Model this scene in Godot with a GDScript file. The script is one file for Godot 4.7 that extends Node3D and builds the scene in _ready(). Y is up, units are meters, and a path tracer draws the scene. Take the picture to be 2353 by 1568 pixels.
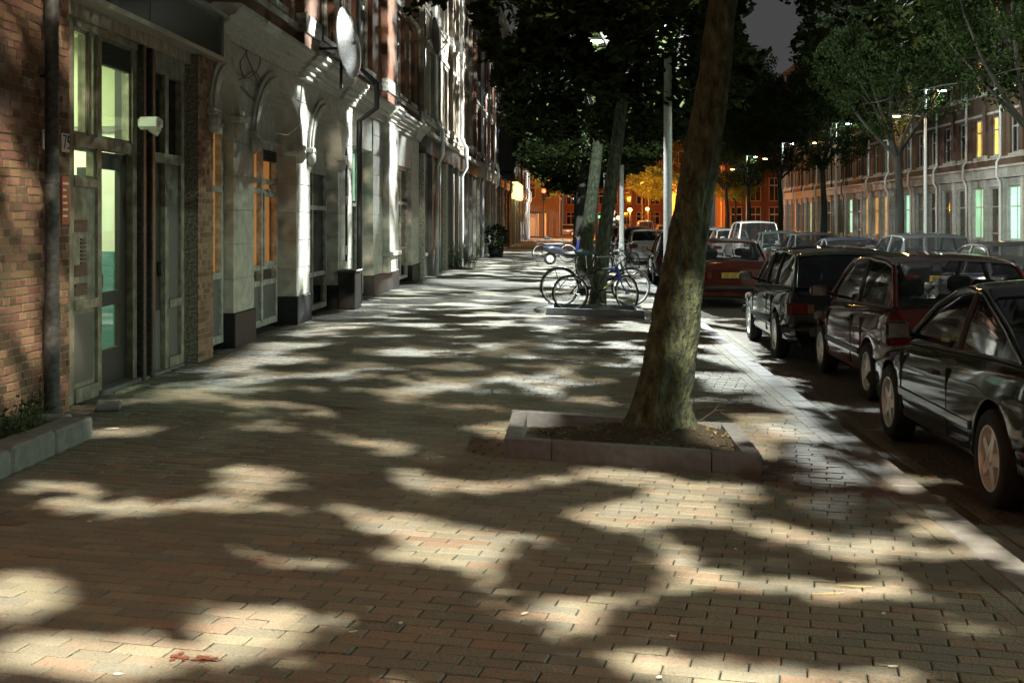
extends Node3D
# A paved street at night: lamp light falls through tree crowns onto a wide brick pavement.
# Street runs along -z; camera 1.6 m above the pavement; x = 0 is the line under the camera.

const F := 3100.0            # focal length in pixels of a 2352 pixel wide picture
const VPX := 1310.0          # where the street's lines meet
const HOR := 510.0           # horizon row
const EYE := 1.6
const CROSS := 0.02          # cross-fall of the pavement towards the kerb
const KERB := 2.2
const ROAD := -0.155
const FRONT := -4.05         # plane of the house fronts on the near side
const FAR_FRONT := 21.0      # plane of the house fronts across the street

var yaw := atan(134.0 / F)
var rng := RandomNumberGenerator.new()
var M := {}                  # materials
var used := {}
var lamp_spots: Array[Vector3] = []
var blobs: Array = []        # patches of lamp light on the pavement near the camera: centre, half axes, turn
var noise := FastNoiseLite.new()

# ---------------------------------------------------------------- mesh collector
class Mb:
	var v := PackedVector3Array()
	var n := PackedVector3Array()
	var c := PackedColorArray()
	var u := PackedVector2Array()
	var i := PackedInt32Array()
	var col := Color.WHITE
	func vert(p: Vector3, q: Vector3, t := Vector2.ZERO) -> int:
		v.append(p); n.append(q); c.append(col); u.append(t)
		return v.size() - 1
	func tri(a: Vector3, b: Vector3, d: Vector3) -> void:
		var q := (b - a).cross(d - a)
		if q.length_squared() < 1e-14: return
		q = q.normalized()
		var k := vert(a, q); vert(b, q); vert(d, q)
		i.append_array(PackedInt32Array([k, k + 2, k + 1]))
	func quad(a: Vector3, b: Vector3, d: Vector3, e: Vector3) -> void:   # counter-clockwise from outside
		var q := (d - a).cross(e - b)
		if q.length_squared() < 1e-14: return
		q = q.normalized()
		var k := vert(a, q, Vector2(0, 1)); vert(b, q, Vector2(1, 1)); vert(d, q, Vector2(1, 0)); vert(e, q, Vector2(0, 0))
		i.append_array(PackedInt32Array([k, k + 2, k + 1, k, k + 3, k + 2]))
	func box(a: Vector3, b: Vector3, t := Transform3D.IDENTITY, skip := "") -> void:
		var lo := a.min(b)
		var hi := a.max(b)
		var p := []
		for k in 8:
			p.append(t * Vector3(hi.x if k & 1 else lo.x, hi.y if k & 2 else lo.y, hi.z if k & 4 else lo.z))
		if not "b" in skip: quad(p[0], p[1], p[5], p[4])
		quad(p[2], p[6], p[7], p[3])
		quad(p[0], p[2], p[3], p[1])
		quad(p[4], p[5], p[7], p[6])
		quad(p[0], p[4], p[6], p[2])
		quad(p[1], p[3], p[7], p[5])
	func bbox(a: Vector3, b: Vector3, r: float, t := Transform3D.IDENTITY) -> void:   # box with chamfered edges
		var lo := a.min(b)
		var hi := a.max(b)
		var m := (lo + hi) / 2
		var h := (hi - lo) / 2
		r = minf(r, minf(h.x, minf(h.y, h.z)) * 0.9)
		var f := func(sx: float, sy: float, sz: float, ax: int) -> Vector3:
			var e := h - Vector3(r, r, r)
			e[ax] = h[ax]
			return t * (m + Vector3(sx * e.x, sy * e.y, sz * e.z))
		for ax in 3:
			var o1 := (ax + 1) % 3
			var o2 := (ax + 2) % 3
			for s in [-1.0, 1.0]:
				var k := []
				for w in [[-1, -1], [1, -1], [1, 1], [-1, 1]]:
					var g := Vector3.ZERO
					g[ax] = s; g[o1] = w[0] * s; g[o2] = w[1]
					k.append(f.call(g.x, g.y, g.z, ax))
				quad(k[0], k[1], k[2], k[3])
			for s1 in [-1.0, 1.0]:
				for s2 in [-1.0, 1.0]:
					var g0 := Vector3.ZERO
					g0[o1] = s1; g0[o2] = s2
					var g1 := g0
					g0[ax] = -1; g1[ax] = 1
					var pa: Vector3 = f.call(g0.x, g0.y, g0.z, o1)
					var pb: Vector3 = f.call(g1.x, g1.y, g1.z, o1)
					var pc: Vector3 = f.call(g1.x, g1.y, g1.z, o2)
					var pd: Vector3 = f.call(g0.x, g0.y, g0.z, o2)
					if s1 * s2 > 0: quad(pa, pd, pc, pb)
					else: quad(pa, pb, pc, pd)
		for k in 8:
			var sx := 1.0 if k & 1 else -1.0
			var sy := 1.0 if k & 2 else -1.0
			var sz := 1.0 if k & 4 else -1.0
			var x: Vector3 = f.call(sx, sy, sz, 0)
			var y: Vector3 = f.call(sx, sy, sz, 1)
			var z: Vector3 = f.call(sx, sy, sz, 2)
			if sx * sy * sz > 0: tri(x, y, z)
			else: tri(x, z, y)
	func grid(rows: Array, close := false) -> void:      # rows of points, smooth normals; order so that (along row) x (down rows) faces out
		var w: int = rows[0].size()
		var h := rows.size()
		var k := v.size()
		for y in h:
			for x in w:
				var x0: Vector3 = rows[y][(x - 1 + w) % w if close else maxi(x - 1, 0)]
				var x1: Vector3 = rows[y][(x + 1) % w if close else mini(x + 1, w - 1)]
				var y0: Vector3 = rows[maxi(y - 1, 0)][x]
				var y1: Vector3 = rows[mini(y + 1, h - 1)][x]
				var q := (x1 - x0).cross(y1 - y0)
				vert(rows[y][x], q.normalized() if q.length_squared() > 1e-16 else Vector3.UP, Vector2(float(x) / maxi(1, w - 1), float(y) / maxi(1, h - 1)))
		for y in h - 1:
			for x in (w if close else w - 1):
				var a := k + y * w + x
				var b := k + y * w + (x + 1) % w
				i.append_array(PackedInt32Array([a, b + w, b, a, a + w, b + w]))
	func tube(p: Array, r, seg := 8, caps := true) -> void:
		var rows := []
		var side := Vector3.ZERO
		for k in p.size():
			var d: Vector3 = (p[mini(k + 1, p.size() - 1)] - p[maxi(k - 1, 0)]).normalized()
			if side == Vector3.ZERO:
				side = d.cross(Vector3(0.3, 0.2, 1) if absf(d.y) > 0.7 else Vector3.UP).normalized()
			side = (side - d * side.dot(d)).normalized()
			var up := d.cross(side)
			var rad: float = r[k] if r is Array else r
			var row := []
			for j in seg:
				var a := TAU * j / seg
				row.append(p[k] + (side * cos(a) + up * sin(a)) * rad)
			rows.append(row)
		grid(rows, true)
		if caps:
			for e in [0, p.size() - 1]:
				var m: Vector3 = p[e]
				for j in seg:
					var a: Vector3 = rows[e][j]
					var b: Vector3 = rows[e][(j + 1) % seg]
					if e == 0: tri(m, b, a)
					else: tri(m, a, b)
	func lathe(prof: Array, t := Transform3D.IDENTITY, seg := 16) -> void:   # prof: Vector2(radius, height), turned round the local y axis
		var rows := []
		for q in prof:
			var row := []
			for j in seg:
				var a := -TAU * j / seg
				row.append(t * Vector3(q.x * cos(a), q.y, q.x * sin(a)))
			rows.append(row)
		grid(rows, true)
	func prism(poly: Array, t: Transform3D, depth: float) -> void:   # polygon in local xy (counter-clockwise), from z = 0 back to -depth
		var pk := PackedVector2Array(poly)
		var ix := Geometry2D.triangulate_polygon(pk)
		for k in range(0, ix.size(), 3):
			var a: Vector2 = pk[ix[k]]
			var b: Vector2 = pk[ix[k + 1]]
			var d: Vector2 = pk[ix[k + 2]]
			if (b - a).cross(d - a) < 0:
				var s := b
				b = d
				d = s
			tri(t * Vector3(a.x, a.y, 0), t * Vector3(b.x, b.y, 0), t * Vector3(d.x, d.y, 0))
			tri(t * Vector3(a.x, a.y, -depth), t * Vector3(d.x, d.y, -depth), t * Vector3(b.x, b.y, -depth))
		for k in pk.size():
			var a := pk[k]
			var b := pk[(k + 1) % pk.size()]
			quad(t * Vector3(a.x, a.y, -depth), t * Vector3(b.x, b.y, -depth), t * Vector3(b.x, b.y, 0), t * Vector3(a.x, a.y, 0))
	func ball(m: Vector3, r: Vector3, seg := 12, rings := 8) -> void:
		var rows := []
		for y in rings + 1:
			var e := PI * y / rings
			var row := []
			for x in seg:
				var a := -TAU * x / seg
				row.append(m + Vector3(r.x * sin(e) * cos(a), -r.y * cos(e), r.z * sin(e) * sin(a)))
			rows.append(row)
		var k := v.size()
		grid(rows, true)
		for j in range(k, v.size()):
			n[j] = ((v[j] - m) / (r * r)).normalized()
	func mesh() -> ArrayMesh:
		var a := []
		a.resize(Mesh.ARRAY_MAX)
		a[Mesh.ARRAY_VERTEX] = v; a[Mesh.ARRAY_NORMAL] = n; a[Mesh.ARRAY_COLOR] = c; a[Mesh.ARRAY_TEX_UV] = u; a[Mesh.ARRAY_INDEX] = i
		var m := ArrayMesh.new()
		if v.size(): m.add_surface_from_arrays(Mesh.PRIMITIVE_TRIANGLES, a)
		return m

# ---------------------------------------------------------------- naming and placing
func numbered(called: String) -> String:
	if not used.has(called):
		used[called] = 0
		return called
	used[called] += 1
	return "%s_%03d" % [called, used[called]]

func part(called: String, m, material: Material, parent: Node3D, kind := "") -> MeshInstance3D:
	var o := MeshInstance3D.new()
	o.mesh = m.mesh() if m is Mb else m
	o.material_override = material
	o.name = called
	parent.add_child(o, true)
	if kind: o.set_meta("kind", kind)
	return o

func tag(o: Node3D, label: String, category: String, group := "", kind := "") -> Node3D:
	if label: o.set_meta("label", label)
	if category: o.set_meta("category", category)
	if group: o.set_meta("group", group)
	if kind: o.set_meta("kind", kind)
	return o

func thing(called: String, label: String, category: String, at := Vector3.ZERO, turn := 0.0, group := "") -> Node3D:
	var o := Node3D.new()
	o.name = numbered(called)
	add_child(o)
	o.position = at
	o.rotation.y = turn
	return tag(o, label, category, group)

func single(called: String, m, material: Material, label: String, category: String, group := "") -> MeshInstance3D:
	var o := part(numbered(called), m, material, self)
	tag(o, label, category, group)
	return o

func setting(called: String, m, material: Material) -> MeshInstance3D:
	var o := part(numbered(called), m, material, self)
	o.set_meta("kind", "structure")
	return o

func copy_of(o: Node3D, called: String, label: String, at: Vector3, turn := 0.0) -> Node3D:
	var r: Node3D = o.duplicate()
	r.name = numbered(called)
	add_child(r)
	r.position = at
	r.rotation.y = turn
	r.set_meta("label", label)
	return r

func ray(px: float, py: float) -> Vector3:
	return Vector3((px - 1176.0) / F, (HOR - py) / F, -1.0).rotated(Vector3.UP, yaw)

func gy(x: float) -> float:
	return -CROSS * x

func ground_at(px: float, py: float, off := 0.0) -> Vector3:
	var d := ray(px, py)
	var t := (off - EYE) / (d.y + CROSS * d.x)
	return Vector3(0, EYE, 0) + d * t

func deep(px: float, py: float, z: float) -> Vector3:
	var d := ray(px, py)
	return Vector3(0, EYE, 0) + d * (z / d.z)

func on_front(px: float, py: float, x := FRONT) -> Vector3:
	var d := ray(px, py)
	return Vector3(0, EYE, 0) + d * (x / d.x)

# ---------------------------------------------------------------- materials
func noise_tex(seed_: int, freq: float, lo: float, hi: float, size := 256, octaves := 4, type := FastNoiseLite.TYPE_SIMPLEX_SMOOTH, ramp_colors: Array = [], offsets: Array = []) -> NoiseTexture2D:
	var f := FastNoiseLite.new()
	f.seed = seed_
	f.noise_type = type
	f.frequency = freq
	f.fractal_octaves = octaves
	var t := NoiseTexture2D.new()
	t.width = size
	t.height = size
	t.seamless = true
	t.generate_mipmaps = false
	t.noise = f
	var g := Gradient.new()
	if ramp_colors:
		g.offsets = PackedFloat32Array(offsets)
		g.colors = PackedColorArray(ramp_colors)
	else:
		g.offsets = PackedFloat32Array([0.15, 0.85])
		g.colors = PackedColorArray([Color(lo, lo, lo), Color(hi, hi, hi)])
	t.color_ramp = g
	return t

func srgb(r: float, g: float, b: float, a := 1.0) -> Color:
	var c := Color(r, g, b).linear_to_srgb()
	c.a = a
	return c

func mat(called: String, r: float, g: float, b: float, rough := 0.8, metal := 0.0, tex: Texture2D = null, scale := 1.0, bump: Texture2D = null, depth := 0.0) -> StandardMaterial3D:
	var m := StandardMaterial3D.new()
	m.resource_name = called
	m.albedo_color = srgb(r, g, b)
	m.roughness = rough
	m.metallic = metal
	if tex:
		m.albedo_texture = tex
	if bump:
		m.heightmap_enabled = true
		m.heightmap_texture = bump
		m.heightmap_scale = depth
	if tex or bump:
		m.uv1_triplanar = true
		m.uv1_world_triplanar = true
		m.uv1_scale = Vector3.ONE * scale
	M[called] = m
	return m

func glow(called: String, r: float, g: float, b: float, e: float) -> StandardMaterial3D:
	var m := mat(called, r, g, b, 0.5)
	m.emission_enabled = true
	m.emission = srgb(r, g, b)
	m.emission_energy_multiplier = e
	return m

func glass(called: String, r: float, g: float, b: float, alpha: float, rough := 0.04) -> StandardMaterial3D:
	var m := mat(called, r, g, b, rough)
	m.transparency = BaseMaterial3D.TRANSPARENCY_ALPHA
	m.albedo_color.a = alpha
	return m

func make_materials() -> void:
	var fine := noise_tex(1, 0.05, 0.62, 1.0, 256, 5)
	var coarse := noise_tex(2, 0.012, 0.74, 1.0, 512, 5)
	var soft := noise_tex(8, 0.02, 0.86, 1.0, 256, 4)
	var mottle := noise_tex(9, 0.05, 0, 1, 512, 4, FastNoiseLite.TYPE_SIMPLEX_SMOOTH, [Color(0.7, 0.74, 0.78), Color(1, 0.96, 0.86), Color(0.84, 0.86, 0.87), Color(1, 0.86, 0.78), Color(0.97, 0.97, 0.9)], [0.2, 0.38, 0.5, 0.63, 0.8])
	var streak := noise_tex(3, 0.02, 0.7, 1.0, 256, 3)
	var grit := noise_tex(4, 0.25, 0.7, 1.0, 256, 2)
	var rel := noise_tex(5, 0.09, 0.0, 1.0, 256, 4)
	var bark_rel := noise_tex(6, 0.045, 0.0, 1.0, 512, 3, FastNoiseLite.TYPE_CELLULAR)
	var bark := noise_tex(7, 0.014, 0, 1, 512, 5, FastNoiseLite.TYPE_SIMPLEX_SMOOTH, [srgb(0.02, 0.023, 0.018), srgb(0.042, 0.05, 0.036), srgb(0.06, 0.078, 0.032), srgb(0.11, 0.118, 0.092)], [0.2, 0.45, 0.62, 0.85])
	var m := mat("paving", 1, 1, 1, 0.75, 0, mottle, 2.3, rel, 0.5)
	m.vertex_color_use_as_albedo = true
	m = mat("wall_brick", 1, 1, 1, 0.9, 0, grit, 3.3, rel, 0.5)
	m.vertex_color_use_as_albedo = true
	mat("joint_sand", 0.035, 0.033, 0.027, 0.95, 0, fine, 2.0)
	mat("mortar", 0.42, 0.39, 0.33, 0.95, 0, fine, 2.0, rel, 0.3)
	mat("far_paving", 0.203, 0.209, 0.193, 0.75, 0, mottle, 2.3, rel, 0.4)
	mat("kerb_stone", 0.22, 0.22, 0.225, 0.8, 0, soft, 1.3, rel, 0.1)
	mat("road_brick", 0.13, 0.115, 0.1, 0.75, 0, fine, 1.1, rel, 0.8)
	mat("soil", 0.07, 0.055, 0.035, 1.0, 0, fine, 3.0, rel, 2.0)
	mat("planter", 0.155, 0.165, 0.185, 0.8, 0, soft, 2.2, rel, 0.15)
	var b := mat("bark", 1, 1, 1, 0.95, 0, bark, 1.7, bark_rel, 2.2)
	b.uv1_scale = Vector3(1.9, 0.75, 1.9)
	mat("far_bark", 0.035, 0.034, 0.027, 0.95, 0, fine, 1.0)
	for k in 3:
		var l := mat("leaf%d" % k, [0.016, 0.02, 0.018][k], [0.026, 0.03, 0.025][k], [0.008, 0.009, 0.009][k], 0.85)
		l.metallic_specular = 0.15
	mat("leaf_lamplit", 0.17, 0.24, 0.05, 0.7)  # leaf colour brightened to stand for lamp light on the crossing trees
	mat("weed", 0.05, 0.075, 0.025, 0.7)
	mat("straw", 0.42, 0.36, 0.16, 0.8)
	mat("paper", 0.6, 0.58, 0.54, 0.8)
	mat("rust_paint", 0.2, 0.06, 0.032, 0.7, 0, fine, 9.0)
	mat("cream", 0.56, 0.55, 0.5, 0.75, 0, soft, 0.8)
	mat("plinth", 0.018, 0.018, 0.022, 0.6, 0, fine, 1.5)
	mat("white_frame", 0.58, 0.57, 0.54, 0.55, 0, streak, 1.0)
	mat("grey_frame", 0.36, 0.34, 0.27, 0.6, 0, streak, 1.0)
	mat("grey_panel", 0.2, 0.195, 0.185, 0.6, 0, grit, 3.0)
	mat("dark_frame", 0.03, 0.028, 0.026, 0.5)
	mat("steel", 0.09, 0.085, 0.08, 0.5, 0.3, fine, 1.5)
	mat("zinc", 0.13, 0.13, 0.135, 0.6, 0.2, fine, 1.2)
	mat("black_pipe", 0.02, 0.02, 0.022, 0.5)
	mat("sign_panel", 0.05, 0.047, 0.045, 0.22, 0, fine, 1.0)
	mat("sign_edge", 0.55, 0.53, 0.48, 0.4, 0.6)
	mat("brick_front", 0.28, 0.125, 0.075, 0.9, 0, fine, 3.0, rel, 0.8)
	mat("dark_brick", 0.13, 0.07, 0.045, 0.9, 0, fine, 2.0, rel, 0.8)
	mat("sand_brick", 0.33, 0.26, 0.2, 0.9, 0, fine, 2.0, rel, 0.8)
	mat("stone_band", 0.55, 0.52, 0.46, 0.8, 0, fine, 1.0)
	mat("grey_stone", 0.31, 0.305, 0.28, 0.8, 0, soft, 0.5)
	mat("roof_dark", 0.03, 0.03, 0.032, 0.8)
	mat("timber_grille", 0.016, 0.015, 0.014, 0.7)
	mat("pole", 0.5, 0.51, 0.52, 0.45, 0.0, soft, 2.0)
	mat("lamp_shell", 0.2, 0.2, 0.21, 0.5, 0.3)
	glow("lamp_white", 0.85, 0.95, 1.0, 30.0)
	glow("lamp_warm", 1.0, 0.62, 0.2, 30.0)
	glow("lamp_orange", 1.0, 0.42, 0.06, 22.0)
	glow("signal_red", 1.0, 0.06, 0.02, 16.0)
	glow("signal_green", 0.1, 1.0, 0.25, 6.0)
	glow("sign_yellow", 1.0, 0.8, 0.3, 2.2)
	glow("window_green", 0.5, 0.95, 0.66, 0.7)
	glow("window_mint", 0.45, 0.85, 0.5, 0.4)
	glow("window_yellow", 1.0, 0.62, 0.08, 0.75)
	glow("window_warm", 0.9, 0.5, 0.16, 0.3)
	glow("window_orange", 0.72, 0.3, 0.07, 0.52)
	glow("window_blue", 0.3, 0.55, 0.75, 0.35)
	glow("lobby_tube_light", 0.72, 1.0, 0.62, 5.0)
	mat("plaster_lobby", 0.78, 0.76, 0.66, 0.8)
	mat("plaster_dimmed", 0.36, 0.37, 0.24, 0.8)  # dimmer light on the upper lobby wall put into the colour
	mat("tile_teal", 0.1, 0.24, 0.27, 0.25)
	mat("floor_lobby", 0.2, 0.2, 0.18, 0.5)
	glass("pane", 0.02, 0.025, 0.025, 0.12)
	glass("dark_pane", 0.006, 0.006, 0.008, 0.93)
	glass("car_glass", 0.01, 0.012, 0.013, 0.5)
	glass("lens_glass", 0.5, 0.5, 0.5, 0.25, 0.1)
	for q in [["car_black", 0.006, 0.006, 0.007], ["car_maroon", 0.075, 0.01, 0.008], ["car_red", 0.06, 0.008, 0.005], ["car_silver", 0.26, 0.26, 0.27], ["car_grey", 0.016, 0.017, 0.019], ["car_navy", 0.01, 0.013, 0.025], ["car_white", 0.33, 0.32, 0.3], ["car_green", 0.012, 0.02, 0.016]]:
		var p := mat(q[0], q[1], q[2], q[3], 0.6, 0.0)
		p.metallic_specular = 0.25
		p.clearcoat_enabled = true
		p.clearcoat = 1.0
		p.clearcoat_roughness = 0.06
	mat("rubber", 0.012, 0.012, 0.013, 0.85, 0, grit, 4.0)
	mat("plastic", 0.016, 0.016, 0.018, 0.55)
	mat("alloy", 0.68, 0.68, 0.68, 0.4, 0.55)
	mat("chrome", 0.75, 0.75, 0.75, 0.15, 1.0)
	mat("tail_red", 0.06, 0.004, 0.004, 0.18)
	mat("tail_amber", 0.08, 0.03, 0.008, 0.2)
	mat("plate_yellow", 0.42, 0.3, 0.04, 0.5)
	mat("ink", 0.012, 0.012, 0.012, 0.7)
	mat("enamel_white", 0.72, 0.72, 0.72, 0.35)
	mat("plate_red", 0.36, 0.075, 0.04, 0.5)
	mat("seat_cloth", 0.025, 0.025, 0.028, 0.95)
	mat("bike_blue", 0.05, 0.07, 0.42, 0.3)
	mat("bike_black", 0.015, 0.015, 0.017, 0.35)
	mat("bike_yellow", 0.75, 0.68, 0.16, 0.4)
	mat("saddle_teal", 0.03, 0.075, 0.085, 0.55)
	mat("dish", 0.22, 0.22, 0.235, 0.6, 0, fine, 1.5)
	mat("dish_rim", 0.62, 0.62, 0.62, 0.5)
	mat("cloth_dark", 0.02, 0.02, 0.024, 0.95)
	mat("skin", 0.4, 0.25, 0.18, 0.6)
	mat("hair", 0.015, 0.012, 0.01, 0.7)

# ---------------------------------------------------------------- the scene
func _ready() -> void:
	rng.seed = 7
	noise.seed = 11
	noise.frequency = 0.85
	noise.fractal_octaves = 2
	var cam := Camera3D.new()
	cam.name = "camera"
	cam.projection = Camera3D.PROJECTION_FRUSTUM
	cam.near = 0.1
	cam.far = 600.0
	cam.size = 0.1 * 1568.0 / F
	cam.frustum_offset = Vector2(0, -0.1 * (784.0 - HOR) / F)
	cam.position = Vector3(0, EYE, 0)
	cam.rotation.y = yaw
	add_child(cam)
	cam.current = true
	var we := WorldEnvironment.new()
	we.name = "night_environment"
	var e := Environment.new()
	e.background_mode = Environment.BG_SKY
	var sm := ProceduralSkyMaterial.new()
	sm.sky_top_color = srgb(0.054, 0.056, 0.06)
	sm.sky_horizon_color = srgb(0.064, 0.062, 0.061)
	sm.sky_curve = 0.2
	sm.ground_bottom_color = srgb(0.02, 0.02, 0.02)
	sm.ground_horizon_color = srgb(0.05, 0.047, 0.045)
	sm.sun_angle_max = 0.0
	var sky := Sky.new()
	sky.sky_material = sm
	e.sky = sky
	e.tonemap_mode = Environment.TONE_MAPPER_LINEAR
	e.tonemap_exposure = 1.0
	e.sdfgi_enabled = true
	e.ssao_enabled = true
	e.ssil_enabled = true
	we.environment = e
	add_child(we)
	make_materials()
	for k in 6:
		lamp_spots.append(Vector3(1.0, 7.95, -2.5 - 22.5 * k))
	light_patches()
	build_ground()
	build_corner_building()
	build_cream_building()
	build_left_row()
	build_right_row()
	build_far_end()
	build_lamps()
	build_trees()
	build_planters()
	build_cars()
	build_bikes()
	build_small_things()

# ---------------------------------------------------------------- where lamp light reaches the pavement
func light_patches() -> void:
	# patches of light read off the photograph (centre, half axes, turn), turned into outlines on the ground
	for b in [[90, 1345, 150, 38, 0.1], [60, 1420, 150, 30, 0.05], [400, 1168, 470, 11, 0.015], [215, 1120, 95, 15, 0.27], [590, 1098, 110, 30, 0.1], [860, 1025, 150, 14, 0.25],
			[975, 1110, 60, 32, 0.3], [1250, 1112, 190, 22, -0.15], [1560, 1122, 250, 20, 0.12], [660, 1292, 110, 24, 0.25], [1020, 1232, 230, 38, 0.12], [1090, 1310, 90, 34, 0.35],
			[420, 1510, 230, 45, 0.0], [560, 1440, 130, 28, -0.3], [760, 1425, 200, 26, -0.05], [1180, 1405, 330, 19, 0.02], [1400, 1520, 230, 34, 0.12], [150, 1530, 200, 50, 0],
			[1480, 1238, 190, 24, 0.38], [1590, 1190, 190, 20, 0.1], [1930, 1260, 190, 28, 0.14], [1870, 1362, 255, 28, 0.13], [1950, 1552, 260, 14, 0.04], [2190, 1225, 120, 26, 0.4],
			[2120, 1110, 110, 24, 0.5], [1240, 882, 90, 20, 0.05], [1720, 905, 140, 11, 0.12], [1800, 985, 110, 16, 0.3], [1730, 1010, 110, 20, 0.5], [330, 985, 160, 12, -0.12],
			[560, 925, 200, 13, 0.1], [640, 975, 130, 9, -0.1], [1600, 1010, 90, 22, 0.2], [1280, 975, 110, 10, 0.0], [1180, 1000, 80, 22, 0.2], [1620, 1050, 90, 20, 0.1], [240, 935, 110, 9, -0.2],
			[830, 880, 120, 8, 0.1], [950, 915, 90, 7, -0.1], [1100, 940, 120, 8, 0.05], [480, 880, 120, 7, -0.15], [1330, 925, 80, 8, 0.1], [2330, 1290, 60, 18, 0.2]]:
		var poly := PackedVector2Array()
		for k in 14:
			var a := TAU * k / 14.0
			var q := Vector2(b[2] * cos(a), b[3] * sin(a)).rotated(b[4])
			var g := ground_at(b[0] + q.x, b[1] + q.y)
			poly.append(Vector2(g.x, g.z))
		var mid := Vector2.ZERO
		for p in poly: mid += p / 14.0
		for k in 14: poly[k] = mid + (poly[k] - mid) * 1.12
		blobs.append(poly)

func gets_light(g: Vector3) -> bool:
	var p := Vector2(g.x, g.z)
	if g.z < -4.3 and g.z > -12.2 and absf(g.x) < 4.6:
		var n := noise.get_noise_2d(g.x * 2.3 + 9.0, g.z * 2.3)
		for b in blobs:
			if Geometry2D.is_point_in_polygon(p, b): return n < 0.4
		return n > 0.36
	if g.x > 2.35: return noise.get_noise_2d(g.x, g.z) > 0.3
	return noise.get_noise_2d(g.x, g.z * 1.25) > -0.07

func front_gets_light(z: float, y: float) -> bool:     # where lamp light reaches the near house fronts
	if z > -36.0:
		for q in [[-19.72, -20.2], [-20.42, -20.95], [-24.35, -24.95], [-29.0, -29.6], [-29.95, -30.6], [-33.6, -33.9]]:
			if z < q[0] and z > q[1]: return true
		return z > -10.15 and z < -9.55 and y > 0.62 and y < 1.02
	return noise.get_noise_2d(z * 1.6 + 50.0, y * 0.1) > 0.12

func leaf_shades(p: Vector3) -> bool:     # the crowns proper keep clear of the lamps, below which the added shade sprays hang
	for l in lamp_spots:
		var d: Vector3 = p - l
		if d.length_squared() < 1.6: return false
		if d.y < 0.1 and Vector2(d.x, d.z).length() < 8.0 and p.x < 4.6: return false
	return true

func keeps_open(p: Vector3) -> bool:     # gaps in the foliage through which the lamp post and lamp heads show
	if p.z < -14.0 and p.x < -1.0 + 0.028 * (p.z + 14.0): return true      # crowns are cut back from the house fronts
	if p.z < -14.0:                                # two openings through which the night sky shows
		var s := (p - Vector3(0, EYE, 0)) / -p.z
		var u := Vector2(s.x * F + VPX, HOR - s.y * F)
		for q in [[1765.0, 55.0, 85.0, 80.0], [1800.0, 140.0, 32.0, 50.0], [1168.0, 30.0, 42.0, 75.0]]:
			if Vector2((u.x - q[0]) / q[2], (u.y - q[1]) / q[3]).length() < 1.0 + 0.35 * noise.get_noise_2d(u.x * 0.06, u.y * 0.06): return true
	if (p.y - EYE) / -p.z > 0.18: return false      # above the picture
	if p.z > -24.5 and p.z < -1.0 and absf(p.x / -p.z * 25.0 - 1.8) < 0.2 + 2.5 / -p.z: return true
	for k in [2, 3, 4]:
		var l: Vector3 = lamp_spots[k]
		if p.z > l.z and p.z < -5.0:
			var q := Vector3(0, EYE, 0) + (p - Vector3(0, EYE, 0)) * (l.z / p.z)
			if Vector2((q.x - l.x) * 0.8, q.y - l.y).length() < 0.45: return true
	for k in 5:
		var l := Vector3(17.4, 7.9, -66.0 - 22.0 * k)
		if p.z > l.z and p.x > 6.0:
			var q := Vector3(0, EYE, 0) + (p - Vector3(0, EYE, 0)) * (l.z / p.z)
			if absf(q.x - l.x) < 1.2 and absf(q.y - l.y + 0.2) < 0.55 or absf(q.x - 15.8) < 0.7 and absf(q.y - 6.75) < 0.45 or absf(q.x - 17.15) < 0.25 and q.y < 8.0: return true
	return false

var shade_sprays := {}

func hang_sprays(k: int, count: int, z0: float, z1: float, on_house: bool, all_dark := false) -> void:
	# added leaf sprays that shade the pavement or the house fronts from lamp k
	var l := lamp_spots[k]
	var made := 0
	var tries := 0
	while made < count and tries < count * 8:
		tries += 1
		var g: Vector3
		var f: float
		if on_house:
			g = Vector3(FRONT, rng.randf_range(0.0, 7.0 if k == 1 else 12.0) if k else rng.randf_range(0.0, 5.0), rng.randf_range(z0, z1))
			if front_gets_light(g.z, g.y) or front_gets_light(g.z + 0.18, g.y) or front_gets_light(g.z - 0.18, g.y): continue
			f = rng.randf_range(0.24, 0.46)
		else:
			g = Vector3(rng.randf_range(-4.1, 4.6), 0, rng.randf_range(z0, z1))
			if not all_dark:
				var edge := false
				var w := 0.17 if g.z > -12.2 else 0.13
				for q in [Vector3.ZERO, Vector3(w, 0, 0), Vector3(-w, 0, 0), Vector3(0, 0, w), Vector3(0, 0, -w)]:
					edge = edge or gets_light(g + q)
				if edge: continue
			f = rng.randf_range(0.36, 0.54)
		var p := l.lerp(g, f)
		if p.y < 3.75 + 1.1 * noise.get_noise_2d(p.x * 0.45 + 30.0, p.z * 0.45) or (p.y - EYE) / -p.z < 0.12 and p.z > -20.0: continue
		if keeps_open(p): continue
		var tree := 0
		for j in tree_z.size():
			if absf(tree_z[j] - p.z) < absf(tree_z[tree] - p.z): tree = j
		if not shade_sprays.has(tree): shade_sprays[tree] = []
		shade_sprays[tree].append(Transform3D(Basis.from_euler(Vector3(rng.randf_range(-0.5, 0.5), rng.randf() * TAU, rng.randf_range(-0.5, 0.5))).scaled(Vector3.ONE * rng.randf_range(0.8, 1.2)), p))
		made += 1

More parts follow.
